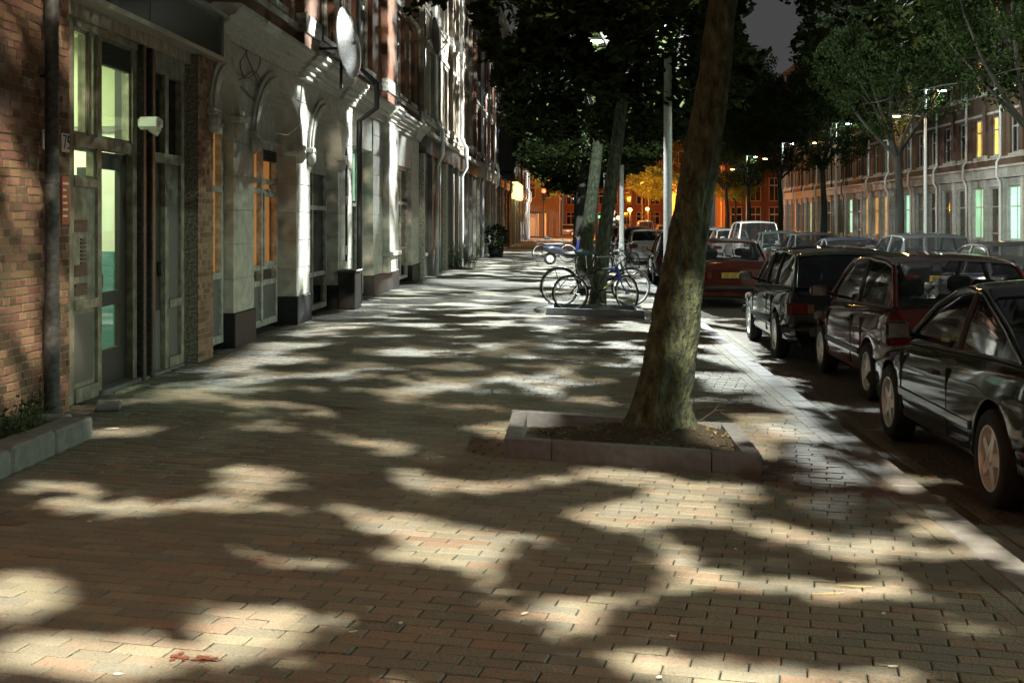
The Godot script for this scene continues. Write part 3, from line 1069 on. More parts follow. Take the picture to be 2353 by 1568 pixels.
# ---------------------------------------------------------------- brick corner house with the lit entrance
func build_corner_building() -> void:
	var g := gy(FRONT)
	var t := thing("brick_building", "red brick house with a mint lit glass entrance and dark fascia sign", "building", Vector3(FRONT, g, -9.0))
	wall_bricks(t, FRONT, -8.6, -10.75, g - 0.02, 3.75, Color(0.42, 0.225, 0.155), 290)
	var m := Mb.new()
	bar(m, FRONT - 0.31, FRONT - 0.01, 30, -8.6, -0.2, 13.0)
	bar(m, FRONT - 0.31, FRONT - 0.012, -8.6, -15.1, 3.95, 13.0)
	bar(m, FRONT - 9, FRONT - 0.3, -15.0, -15.1, 0, 13.0)
	bar(m, FRONT - 9, FRONT - 0.3, -10.4, -10.5, 0, 3.9)
	wpart("upper_wall", m, M.brick_front, t)
	# shop front: frames set back 10 cm
	var x := FRONT - 0.1
	var d := 0.09
	m = Mb.new()
	bar(m, x - d, x, -10.78, -11.12, g, 3.3)                      # hidden side post
	bar(m, x - d, x, -11.46, -11.53, 2.3, 3.24)
	bar(m, x - d, x + 0.01, -11.66, -11.76, g, 3.24)              # post beside the door
	bar(m, x - d, x + 0.012, -12.6, -12.72, g, 3.24)
	bar(m, x - d, x + 0.02, -11.12, -12.72, 3.24, 3.46)           # head
	bar(m, x - d, x + 0.016, -11.12, -12.6, 2.24, 2.34)           # transom
	bar(m, x - d, x + 0.008, -11.12, -11.66, 1.9, 1.97)
	bar(m, x - d, x + 0.014, -11.12, -11.66, 0.86, 0.94)
	bar(m, x - d, x + 0.018, -11.12, -11.66, g, 0.2)
	for s in [[-12.72, -13.2], ]:
		bar(m, x - d, x - 0.02, s[0], s[1], 3.24, 3.46)
	wpart("door_frame", m, M.grey_frame, t)
	# bead mouldings round the panes
	m = Mb.new()
	for q in [[-11.12, -11.46, 2.34, 3.24], [-11.53, -11.66, 2.34, 3.24], [-11.12, -11.66, 1.97, 2.24], [-11.76, -12.6, 2.34, 3.24]]:
		for e in 2:
			var k := 0.014 + 0.014 * e
			var xx := x - 0.008 - 0.01 * e
			bar(m, x - d + 0.004, xx, q[0], q[0] - k, q[2], q[3])
			bar(m, x - d + 0.004, xx, q[1] + k, q[1], q[2], q[3])
			bar(m, x - d + 0.004, xx - 0.002, q[0] - k, q[1] + k, q[2], q[2] + k)
			bar(m, x - d + 0.004, xx - 0.002, q[0] - k, q[1] + k, q[3] - k, q[3])
	wpart("glazing_bead", m, M.grey_frame, t)
	for q in [[-11.12, -11.66, 2.34, 3.24], [-11.12, -11.66, 1.97, 2.24], [-11.76, -12.6, 2.34, 3.24]]:
		m = Mb.new()
		m.quad(Vector3(x - 0.03, q[2], q[0]), Vector3(x - 0.03, q[2], q[1]), Vector3(x - 0.03, q[3], q[1]), Vector3(x - 0.03, q[3], q[0]))
		wpart("pane", m, M.pane, t)
	m = Mb.new()
	for k in 7:
		bar(m, x - 0.06, x - 0.006, -11.77, -12.59, 3.21 - 0.03 * k - 0.024, 3.21 - 0.03 * k)
	wpart("vent_grille", m, M.timber_grille, t)
	# mail panel with slots, bell buttons
	m = Mb.new()
	bar(m, x - 0.05, x - 0.015, -11.12, -11.66, 0.94, 1.9)
	bar(m, x - 0.05, x - 0.018, -11.12, -11.66, 0.2, 0.86)
	var mail := wpart("mail_panel", m, M.grey_panel, t)
	mail.material_override = M.grey_frame
	for y in [1.52, 1.14, 0.98]:
		m = Mb.new()
		bar(m, x - 0.015, x - 0.003, -11.14, -11.44, y, y + 0.1)
		var slot := part("mail_slot", m, M.steel, mail)
		m = Mb.new()
		bar(m, x - 0.004, x + 0.001, -11.16, -11.42, y + 0.066, y + 0.088)
		part("slot_flap", m, M.dark_frame, slot)
	for k in 7:
		m = Mb.new()
		bar(m, x - 0.015, x - 0.005, -11.3, -11.42, 1.24 + k * 0.034, 1.26 + k * 0.034)
		part("bell_plate", m, M.dark_frame, mail)
	m = Mb.new()
	bar(m, x - 0.012, x - 0.004, -11.12, -11.58, 0.24, 0.82)
	wpart("lower_panel", m, M.grey_panel, t)
	# glazed door
	var xd := x - 0.05
	m = Mb.new()
	bar(m, xd - 0.05, xd, -11.77, -11.84, 0.13, 2.23)
	bar(m, xd - 0.05, xd, -12.42, -12.59, 0.13, 2.23)
	bar(m, xd - 0.05, xd, -11.84, -12.42, 2.08, 2.23)
	bar(m, xd - 0.05, xd, -11.84, -12.42, 0.84, 0.97)
	bar(m, xd - 0.05, xd, -11.84, -12.42, 0.13, 0.45)
	var door := wpart("door", m, M.dark_frame, t)
	m = Mb.new()
	m.quad(Vector3(xd - 0.03, 0.45, -11.84), Vector3(xd - 0.03, 0.45, -12.42), Vector3(xd - 0.03, 2.08, -12.42), Vector3(xd - 0.03, 2.08, -11.84))
	part("pane", m, M.pane, door)
	m = Mb.new()
	m.bbox(Vector3(xd, 1.02, -11.79), Vector3(xd + 0.05, 1.14, -11.83), 0.008)
	part("handle", m, M.steel, door)
	m = Mb.new()
	m.bbox(Vector3(x - 0.5, g - 0.05, -11.66), Vector3(x + 0.06, 0.12, -12.72), 0.01)
	m.bbox(Vector3(x - 0.5, g - 0.05, -12.73), Vector3(x + 0.05, 0.1, -14.2), 0.01)
	wpart("threshold", m, M.kerb_stone, t)
	# lobby behind the door
	m = Mb.new()
	bar(m, -6.6, x - 0.1, -10.9, -10.95, 0.1, 3.5)
	bar(m, -6.65, -6.6, -10.9, -13.4, 0.1, 3.5)
	bar(m, -6.6, x - 0.1, -13.35, -13.4, 0.1, 3.5)
	bar(m, -6.6, x - 0.1, -10.95, -13.35, 3.45, 3.5)
	wpart("lobby_wall", m, M.plaster_lobby, t)
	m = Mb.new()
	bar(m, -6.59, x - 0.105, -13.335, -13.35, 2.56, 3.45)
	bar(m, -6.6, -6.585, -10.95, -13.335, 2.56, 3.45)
	wpart("upper_shade_paint", m, M.plaster_dimmed, t)  # darker paint stands for the shade above the rail
	m = Mb.new()
	bar(m, -6.58, x - 0.105, -13.32, -13.35, 2.5, 2.555)
	wpart("picture_rail", m, M.grey_panel, t)
	m = Mb.new()
	bar(m, -6.6, x - 0.1, -10.95, -13.35, 0.04, 0.1)
	wpart("lobby_floor", m, M.floor_lobby, t)
	var tile := Mb.new()
	tile.bbox(Vector3(0, 0, 0), Vector3(0.147, 0.147, 0.012), 0.002)
	var tm := tile.mesh()
	for a in 12:
		for b in 8:
			var o := wpart("wall_tile", tm, M.tile_teal, t)
			o.position += Vector3(x - 0.12 - 0.15 * (a + 1), 0.11 + 0.15 * b, -13.349)
	# noticeboard on the lobby wall and its light fitting
	m = Mb.new()
	m.bbox(Vector3(-4.95, 1.75, -13.349), Vector3(-4.75, 2.15, -13.33), 0.004)
	wpart("notice_frame", m, M.dark_frame, t)
	var f := Mb.new()
	f.bbox(Vector3(-5.35, 3.37, -11.3), Vector3(-5.05, 3.45, -13.0), 0.01)
	var fit := wpart("light_fitting", f, M.enamel_white, t)
	m = Mb.new()
	m.box(Vector3(-5.3, 3.35, -11.35), Vector3(-5.1, 3.369, -12.95))
	part("lobby_tube_light", m, M.lobby_tube_light, fit)
	var l := AreaLight3D.new()
	l.name = "lobby_light"
	l.area_size = Vector2(0.18, 1.55)
	l.light_color = Color(0.9, 1.0, 0.8)
	l.light_energy = 10.0
	l.area_range = 8.0
	l.shadow_enabled = true
	l.rotation.x = -PI / 2
	l.position = Vector3(-5.2, 3.34, -12.15) - t.position
	t.add_child(l, true)
	# steel column, second bay
	m = Mb.new()
	m.bbox(Vector3(x - 0.1, g, -12.74), Vector3(FRONT - 0.03, 3.3, -12.82), 0.01)
	m.bbox(Vector3(x - 0.06, g, -12.82), Vector3(FRONT - 0.08, 3.3, -13.02), 0.01)
	m.bbox(Vector3(x - 0.1, g, -13.02), Vector3(FRONT - 0.03, 3.3, -13.12), 0.01)
	wpart("steel_column", m, M.steel, t)
	m = Mb.new()
	bar(m, x - d, x, -13.66, -13.78, 0.1, 3.24)
	bar(m, x - d, x + 0.004, -14.22, -14.33, 0.1, 3.24)
	bar(m, x - d, x + 0.01, -13.12, -14.33, 3.1, 3.46)
	bar(m, x - d, x + 0.012, -13.12, -14.22, 2.2, 2.3)
	bar(m, x - d, x + 0.014, -13.78, -14.22, 0.72, 0.8)
	bar(m, x - d, x + 0.014, -13.78, -14.22, 0.1, 0.2)
	wpart("shop_frame", m, M.grey_frame, t)
	m = Mb.new()
	m.quad(Vector3(x - 0.06, 2.3, -13.12), Vector3(x - 0.06, 2.3, -13.66), Vector3(x - 0.06, 3.1, -13.66), Vector3(x - 0.06, 3.1, -13.12))
	m.quad(Vector3(x - 0.06, 2.3, -13.78), Vector3(x - 0.06, 2.3, -14.22), Vector3(x - 0.06, 3.1, -14.22), Vector3(x - 0.06, 3.1, -13.78))
	wpart("pane", m, M.dark_pane, t)
	m = Mb.new()
	bar(m, x - 0.08, x - 0.05, -13.12, -13.66, 0.7, 2.2)
	var d2 := wpart("door", m, M.dark_frame, t)
	m = Mb.new()
	bar(m, x - 0.08, x - 0.048, -13.12, -13.66, 0.1, 0.7)
	part("kick_plate", m, M.grey_panel, d2)
	m = Mb.new()
	m.bbox(Vector3(x - 0.05, 1.05, -13.55), Vector3(x + 0.0, 1.2, -13.6), 0.01)
	part("handle", m, M.steel, d2)
	m = Mb.new()
	bar(m, x - 0.06, x - 0.03, -13.78, -14.22, 0.8, 2.2)
	bar(m, x - 0.06, x - 0.034, -13.78, -14.22, 0.2, 0.72)
	wpart("side_panel", m, M.grey_panel, t)
	m = Mb.new()
	for k in 5:
		bar(m, x - 0.07, x - 0.035, -13.13, -13.65, 3.08 - 0.03 * k - 0.022, 3.08 - 0.03 * k)
	wpart("vent_grille", m, M.timber_grille, t)
	m = Mb.new()
	bar(m, x - 0.6, x - 0.12, -14.33, -14.36, g, 3.4)
	bar(m, x - 0.3, x - 0.12, -13.0, -15.0, 0.0, 3.5)
	wpart("back_panel", m, M.dark_frame, t)
	wall_bricks(t, FRONT + 0.02, -14.46, -15.08, g - 0.02, 3.5, Color(0.5, 0.28, 0.19), 230)
	# fascia sign box
	m = Mb.new()
	bar(m, FRONT - 0.3, FRONT + 0.09, -10.76, -12.55, 3.47, 3.93)
	bar(m, FRONT - 0.3, FRONT + 0.094, -12.56, -15.14, 3.47, 3.93)
	var fas := wpart("fascia_sign", m, M.sign_panel, t)
	m = Mb.new()
	bar(m, FRONT - 0.3, FRONT + 0.13, -10.76, -15.17, 3.42, 3.468)
	bar(m, FRONT - 0.3, FRONT + 0.15, -10.76, -15.22, 3.932, 3.965)
	bar(m, FRONT + 0.03, FRONT + 0.125, -15.142, -15.165, 3.468, 3.932)
	part("trim", m, M.sign_edge, fas)
	m = Mb.new()
	bar(m, x - 0.08, x + 0.06, -10.76, -14.4, 3.3, 3.42)
	wpart("lintel", m, M.grey_frame, t)
	# rain pipe with brackets
	m = Mb.new()
	m.tube([Vector3(FRONT + 0.09, g, -10.15), Vector3(FRONT + 0.09, 5.0, -10.15)], 0.052, 16)
	m.tube([Vector3(FRONT + 0.09, g, -10.15), Vector3(FRONT + 0.09, 0.98, -10.15)], 0.06, 16)
	var pipe := wpart("rain_pipe", m, M.zinc, t)
	for y in [0.95, 1.9, 2.7, 3.1]:
		m = Mb.new()
		m.tube([Vector3(FRONT + 0.09, y, -10.15), Vector3(FRONT + 0.09, y + 0.035, -10.15)], 0.059, 16)
		bar(m, FRONT - 0.01, FRONT + 0.04, -10.14, -10.16, y + 0.005, y + 0.03)
		part("pipe_bracket", m, M.zinc, pipe)
	# number plates and a red notice plate
	for q in [[-10.56, "75", "D"], [-10.17, "7", ""]]:
		m = Mb.new()
		m.bbox(Vector3(FRONT, 2.16, q[0]), Vector3(FRONT + 0.012, 2.31, q[0] - 0.165), 0.003)
		var o := wpart("number_plate", m, M.enamel_white, t)
		lettering(o, q[1], 0.115, Vector3(FRONT + 0.0135, 2.185, q[0] - 0.012), M.ink)
		if q[2]: lettering(o, q[2], 0.06, Vector3(FRONT + 0.0135, 2.235, q[0] - 0.125), M.ink)
	m = Mb.new()
	m.bbox(Vector3(FRONT, 1.58, -10.56), Vector3(FRONT + 0.012, 1.97, -10.72), 0.003)
	var red := wpart("notice_plate", m, M.plate_red, t)
	for k in 6:
		m = Mb.new()
		var w := rng.randf_range(0.07, 0.12)
		bar(m, FRONT + 0.0125, FRONT + 0.0135, -10.575, -10.575 - w, 1.9 - k * 0.052, 1.918 - k * 0.052)
		part("print_line", m, M.enamel_white, red)
	# security lamp on the column
	m = Mb.new()
	m.bbox(Vector3(FRONT - 0.06, 2.48, -12.62), Vector3(FRONT + 0.16, 2.6, -12.76), 0.03)
	m.tube([Vector3(FRONT + 0.05, 2.5, -12.69), Vector3(FRONT + 0.13, 2.45, -12.72)], 0.04, 10)
	wpart("security_camera", m, M.enamel_white, t)

func lettering(parent: Node3D, text: String, height: float, at: Vector3, material: Material, side := 1.0, turn := INF) -> void:
	var f := SystemFont.new()
	f.font_names = PackedStringArray(["Droid Sans"])
	var tm := TextMesh.new()
	tm.text = text
	tm.font = f
	tm.font_size = 48
	tm.pixel_size = height / 48.0 * 1.35
	tm.depth = 0.002
	tm.horizontal_alignment = HORIZONTAL_ALIGNMENT_LEFT
	tm.vertical_alignment = VERTICAL_ALIGNMENT_BOTTOM
	var o := part("lettering", tm, material, parent)
	o.position = at - Vector3(0, height * 0.33, 0)
	o.rotation.y = PI / 2 * side if turn == INF else turn

# ---------------------------------------------------------------- plastered house with arches
func block_pier(t: Node3D, z0: float, z1: float, x: float, deep_: float, y1: float, step := 0.415) -> void:
	var g := gy(FRONT)
	var m := Mb.new()
	m.bbox(Vector3(x - deep_, g - 0.05, z0 + 0.015), Vector3(x + 0.025, 0.5, z1 - 0.015), 0.01)
	wpart("plinth", m, M.plinth, t)
	var y := 0.5
	while y < y1 - 0.02:
		var h := minf(step, y1 - y)
		m = Mb.new()
		m.bbox(Vector3(x - deep_, y + 0.004, z0), Vector3(x, y + h - 0.004, z1), 0.006)
		wpart("ashlar_block", m, M.cream, t)
		y += h
	m = Mb.new()
	bar(m, x - deep_ + 0.01, x - 0.012, z0 - 0.012, z1 + 0.012, 0.5, y1)
	wpart("pier_core", m, M.cream, t)

func arch_head(t: Node3D, z0: float, z1: float, x: float, deep_: float, spring: float, rise: float, y1: float) -> void:
	var c := (-z0 - z1) / 2
	var r := (z0 - z1) / 2
	var poly := [Vector2(-z0, y1)]
	for k in 25:
		var a := PI * (1.0 - k / 24.0)
		poly.append(Vector2(c + r * cos(a), spring + rise * sin(a)))
	poly.append(Vector2(-z1, y1))
	var m := Mb.new()
	m.prism(poly, facade_t(x - 0.008), deep_)
	wpart("arch_spandrel", m, M.cream, t)
	# raised moulding round the arch, in two steps
	m = Mb.new()
	for e in [[0.02, 0.16, 0.07], [0.16, 0.24, 0.045]]:
		var ring := []
		for k in 25:
			var a := PI * (1.0 - k / 24.0)
			ring.append(Vector2(c + (r + e[0]) * cos(a), spring + (rise + e[0]) * sin(a)))
		for k in 25:
			var a := PI * k / 24.0
			ring.append(Vector2(c + (r + e[1]) * cos(a), spring + (rise + e[1]) * sin(a)))
		ring.reverse()
		m.prism(ring, facade_t(x + e[2]), e[2] + 0.02)
	wpart("arch_moulding", m, M.cream, t)
	for z in [z0 + 0.12, z1 - 0.12]:
		m = Mb.new()
		m.bbox(Vector3(x - 0.05, spring - 0.06, z + 0.15), Vector3(x + 0.1, spring + 0.03, z - 0.15), 0.02)
		m.ball(Vector3(x + 0.03, spring - 0.13, z), Vector3(0.09, 0.12, 0.12), 12, 8)
		wpart("corbel", m, M.cream, t)

func build_cream_building() -> void:
	var g := gy(FRONT)
	var t := thing("plaster_building", "cream plastered house with round arches, black plinth and orange curtained windows", "building", Vector3(FRONT, g, -15.2))
	var x := FRONT
	var top := 3.74
	# narrow arched window beside the brick pier
	arch_head(t, -15.1, -16.08, x, 0.3, 2.86, 0.42, top)
	var m := Mb.new()
	bar(m, x - 0.9, x - 0.7, -15.1, -36.0, g, top)
	wpart("inner_wall", m, M.cream, t)
	var w := window(t, x - 0.12, 1, -15.14, -16.06, 0.16, 2.74, M.white_frame, M.pane, 0, [0.31, 0.71], false, 0.09)
	curtain(w, x - 0.24, -15.14, -16.06, 1.0, 2.7, M.window_warm)
	m = Mb.new()
	bar(m, x - 0.2, x - 0.15, -15.2, -16.0, 0.2, 0.95)
	part("lower_panel", m, M.grey_panel, w)
	m = Mb.new()
	bar(m, x - 0.3, x - 0.13, -15.1, -16.08, 2.742, 3.3)
	bar(m, x - 0.3, x - 0.11, -15.1, -16.08, 2.745, 2.775)
	wpart("arch_infill", m, M.cream, t)
	block_pier(t, -16.08, -17.13, x, 0.34, top)
	# wide arch with the orange lit glass door
	arch_head(t, -17.13, -19.8, x, 0.3, 2.72, 0.7, top)
	var xw := x - 0.27
	w = window(t, xw, 1, -17.2, -19.74, 0.14, 2.72, M.white_frame, M.pane, 0, [0.235, 0.32, 0.735, 0.79], false, 0.09)
	m = Mb.new()
	bar(m, xw - 0.06, xw + 0.012, -18.66, -18.76, 0.2, 2.68)
	bar(m, xw - 0.06, xw + 0.012, -17.95, -18.02, 0.2, 2.68)
	part("mullion", m, M.white_frame, w)
	m = Mb.new()
	for q in [[-18.8, -19.66]]:
		bar(m, xw - 0.03, xw + 0.02, q[0], q[0] - 0.06, 0.98, 2.02)
		bar(m, xw - 0.03, xw + 0.02, q[1] + 0.06, q[1], 0.98, 2.02)
		bar(m, xw - 0.03, xw + 0.02, q[0] - 0.06, q[1] + 0.06, 0.98, 1.04)
		bar(m, xw - 0.03, xw + 0.02, q[0] - 0.06, q[1] + 0.06, 1.96, 2.02)
	part("door", m, M.white_frame, w)
	m = Mb.new()
	for k in 5:
		bar(m, xw - 0.06, xw + 0.006, -18.8, -19.66, 2.6 - 0.032 * k, 2.624 - 0.032 * k)
	part("vent_grille", m, M.timber_grille, w)
	curtain(w, xw - 0.14, -17.2, -19.74, 0.95, 2.7, M.window_orange)
	m = Mb.new()
	bar(m, xw - 0.05, xw - 0.025, -17.3, -19.66, 0.2, 0.76)
	part("lower_panel", m, M.grey_panel, w)
	m = Mb.new()
	bar(m, x - 0.3, xw - 0.005, -17.13, -19.8, 2.722, 3.5)
	bar(m, xw - 0.01, xw + 0.045, -17.15, -19.78, 2.722, 2.75)
	wpart("arch_infill", m, M.cream, t)
	block_pier(t, -19.8, -20.85, x, 0.34, top)
	# blind arch
	arch_head(t, -20.85, -23.4, x, 0.3, 2.72, 0.66, top)
	m = Mb.new()
	bar(m, x - 0.3, x - 0.25, -20.85, -23.4, 2.2, 3.5)
	wpart("arch_infill", m, M.cream, t)
	w = window(t, x - 0.2, 1, -20.9, -23.38, 0.14, 2.5, M.white_frame, M.dark_pane, 1, [0.25, 0.72], false, 0.09)
	block_pier(t, -23.4, -24.95, x, 0.34, top)
	# door with a green lit light above it
	m = Mb.new()
	bar(m, x - 0.3, x - 0.02, -24.95, -27.6, 3.05, top)
	wpart("door_lintel", m, M.cream, t)
	w = window(t, x - 0.2, 1, -25.0, -27.55, 0.14, 3.05, M.white_frame, M.dark_pane, 2, [0.62], false, 0.08)
	curtain(w, x - 0.222, -25.1, -27.45, 2.02, 2.95, M.window_mint)
	block_pier(t, -27.6, -31.6, x, 0.3, top)
	# projecting pilaster
	m = Mb.new()
	m.bbox(Vector3(x, 0.95, -29.0), Vector3(x + 0.14, top, -30.6), 0.01)
	m.bbox(Vector3(x, 0.85, -28.9), Vector3(x + 0.2, 0.96, -30.7), 0.02)
	m.bbox(Vector3(x, 0.5, -29.0), Vector3(x + 0.13, 0.85, -30.6), 0.01)
	wpart("pilaster", m, M.cream, t)
	m = Mb.new()
	bar(m, x - 0.3, x - 0.015, -31.6, -34.3, 2.95, top)
	wpart("window_lintel", m, M.cream, t)
	w = window(t, x - 0.1, 1, -31.62, -34.28, 0.2, 2.95, M.white_frame, M.dark_pane, 1, [0.28, 0.68], false, 0.08)
	m = Mb.new()
	m.box(Vector3(x - 0.143, 2.15, -32.0), Vector3(x - 0.141, 2.6, -32.5))
	part("glowing_pane_patch", m, M.window_yellow, w)  # glowing rectangle set on the dark pane
	block_pier(t, -34.3, -36.0, x, 0.3, top)
	# cornice in stepped courses
	m = Mb.new()
	var prof := [Vector2(-0.3, 3.742), Vector2(0.05, 3.742), Vector2(0.05, 3.8), Vector2(0.09, 3.82), Vector2(0.09, 3.87), Vector2(0.16, 3.9), Vector2(0.16, 3.95), Vector2(0.24, 3.98), Vector2(0.26, 4.03), Vector2(0.3, 4.05), Vector2(0.3, 4.1), Vector2(-0.3, 4.13)]
	m.prism(prof, Transform3D(Basis.IDENTITY, Vector3(x, 0, -15.24)), 20.8)
	for z in [-19.7, -23.3, -29.0, -34.2]:
		var p2 := []
		for q in prof: p2.append(q + Vector2(0.07 if q.x > 0 else 0.0, -0.004 if q.y < 3.9 else 0.004))
		m.prism(p2, Transform3D(Basis.IDENTITY, Vector3(x, 0, z)), 1.3)
	wpart("cornice", m, M.cream, t)
	upper_storeys(t, x - 0.03, 1, -15.1, -36.0, 4.1, 13.0, [[-15.6, -16.8], [-17.6, -19.0], [-21.9, -23.1], [-24.3, -25.6], [-26.4, -27.7], [-31.8, -33.1], [-34.0, -35.2]], [[-19.9, -21.1], [-29.0, -30.6]], M.brick_front, [], 3.1)
	m = Mb.new()
	m.tube([Vector3(x + 0.09, g, -25.2), Vector3(x + 0.09, 3.5, -25.2), Vector3(x + 0.42, 3.75, -25.2), Vector3(x + 0.42, 4.2, -25.2), Vector3(x + 0.1, 4.5, -25.2), Vector3(x + 0.1, 12.8, -25.2)], 0.055, 10)
	wpart("rain_pipe", m, M.black_pipe, t)
	m = Mb.new()
	m.tube([Vector3(x + 0.06, 0.9, -23.9), Vector3(x + 0.06, 2.75, -23.9)], 0.022, 8)
	m.tube([Vector3(x + 0.06, 2.75, -23.9), Vector3(x + 0.06, 2.95, -23.9)], [0.03, 0.004], 8)
	var cond := wpart("cable_conduit", m, M.black_pipe, t)
	for y in [1.02, 1.9, 2.62]:
		m = Mb.new()
		m.tube([Vector3(x + 0.06, y, -23.9), Vector3(x + 0.06, y + 0.16, -23.9)], 0.034, 8)
		part("conduit_collar", m, M.enamel_white, cond)

func upper_storeys(t: Node3D, x: float, side: float, z0: float, z1: float, y0: float, y1: float, wins: Array, piers: Array, brick: Material, lit: Array, storey := 3.1) -> void:
	var holes := []
	var y := y0 + 0.55
	var rows := []
	while y + 2.0 < y1:
		rows.append(y)
		y += storey
	for yy in rows:
		for w in wins: holes.append([w[0], w[1], yy, yy + 1.95])
	var m := wall_holes(x, side, z0, z1, y0, y1, holes, 0.2)
	wpart("upper_wall", m, brick, t)
	m = Mb.new()
	bar(m, x - side * 8.0, x - side * 0.3, z0, z1, y0, y1)
	bar(m, x - side * 8.0, x, z0, z1, y1, y1 + 0.05)
	wpart("inner_core", m, M.plaster_lobby, t)
	var k := 0
	for r in rows.size():
		for w in wins:
			var key := "%d_%d" % [r, k % wins.size()]
			var pane: Material = M.dark_pane
			for q in lit:
				if q[0] == key: pane = q[1]
			window(t, x - side * 0.1, side, w[0], w[1], rows[r], rows[r] + 1.95, M.white_frame if side > 0 else M.grey_stone, pane, 1 if side < 0 else 0, [0.66], true, 0.08)
			k += 1
		k = 0
	for p in piers:
		m = Mb.new()
		bar(m, x - side * 0.02, x + side * 0.13, p[0], p[1], y0, y1)
		var o := wpart("brick_pier", m, brick, t)
		for r in rows:
			m = Mb.new()
			m.bbox(Vector3(x, r - 0.22, p[0] + 0.02), Vector3(x + side * 0.165, r + 0.06, p[1] - 0.02), 0.01)
			part("stone_block", m, M.stone_band, o)
	for r in rows:
		m = Mb.new()
		bar(m, x - side * 0.02, x + side * 0.045, z0, z1, r + 2.08, r + 2.2)
		bar(m, x - side * 0.02, x + side * 0.04, z0, z1, r - 0.2, r - 0.1)
		wpart("stone_band", m, M.stone_band, t)
	m = Mb.new()
	bar(m, x - side * 0.3, x + side * 0.42, z0 - 0.003, z1 + 0.003, y1 - 0.35, y1 + 0.1)
	wpart("roof_gutter", m, M.stone_band if side > 0 else M.roof_dark, t)

# ---------------------------------------------------------------- the rows of houses
func row_house(label: String, side: float, x: float, z0: float, z1: float, brick: Material, stone: Material, opts: Dictionary) -> Node3D:
	var t := thing("row_house", label, "building", Vector3(x, 0, z0), 0.0, "houses on the near side" if side > 0 else "houses across the street")
	var gf: float = opts.get("ground", 4.1)
	var bay: float = opts.get("bay", 2.5)
	var n := maxi(2, int(round((z0 - z1) / bay)))
	var w := (z0 - z1) / n
	var holes := []
	var wins := []
	for k in n:
		var a := z0 - w * k
		var door: bool = (k + int(opts.get("door", 1))) % 3 == 0
		var span: Array = opts.get("span", [0.2, 0.86])
		holes.append([a - w * span[0], a - w * span[1], 0.06 if door else 0.75, gf - 0.95])
		wins.append([a - w * 0.24, a - w * 0.78])
	var m := wall_holes(x, side, z0, z1, -0.1, gf, holes, 0.22)
	wpart("ground_floor_wall", m, stone, t)
	m = Mb.new()
	bar(m, x - side * 7.0, x - side * 0.6, z0, z1, -0.1, gf)
	wpart("ground_floor_core", m, M.plaster_lobby, t)
	var lit: Dictionary = opts.get("lit", {})
	for k in n:
		var h: Array = holes[k]
		var pane: Material = lit.get(k, M.dark_pane)
		var o := window(t, x - side * 0.12, side, h[0], h[1], h[2], h[3], M.white_frame if (k + int(opts.get("seed", 0))) % 2 == 0 else M.grey_frame, pane, 1, [0.3, 0.7] if h[2] < 0.5 else [0.62], h[2] > 0.5, 0.08)
		# projecting pilaster at the bay's near edge
		var a := z0 - w * k
		m = Mb.new()
		m.bbox(Vector3(x - side * 0.02, -0.1, a - 0.03), Vector3(x + side * 0.13, gf - 0.55, a - 0.03 - minf(w * 0.14, 0.3)), 0.01)
		wpart("pilaster", m, [stone, M.stone_band, stone][(k + int(opts.get("seed", 0))) % 3], t)
	m = Mb.new()
	bar(m, x - side * 0.05, x + side * 0.2, z0 - 0.01, z1 + 0.01, gf - 0.55, gf - 0.06)
	var fas := wpart("fascia", m, opts.get("fascia", stone), t)
	m = Mb.new()
	bar(m, x - side * 0.05, x + side * 0.3, z0 - 0.012, z1 + 0.012, gf - 0.06, gf + 0.05)
	part("cornice", m, M.stone_band, fas)
	var piers := []
	for k in range(0, n, 2):
		var a := z0 - w * k
		piers.append([a - 0.02, a - w * 0.17])
	upper_storeys(t, x, side, z0, z1, gf + 0.04, opts.get("top", 13.0), wins, piers, brick, opts.get("upper", []), opts.get("storey", 3.1))
	for k in range(1, n, opts.get("pipes", 3)):
		var a := z0 - w * k - 0.02
		m = Mb.new()
		m.tube([Vector3(x + side * 0.26, 0, a), Vector3(x + side * 0.26, gf - 0.8, a), Vector3(x + side * 0.42, gf - 0.5, a), Vector3(x + side * 0.42, gf + 0.2, a), Vector3(x + side * 0.24, gf + 0.5, a), Vector3(x + side * 0.24, float(opts.get("top", 13.0)), a)], 0.06, 8)
		wpart("rain_pipe", m, M.pole if k % 2 else M.zinc, t)
	return t

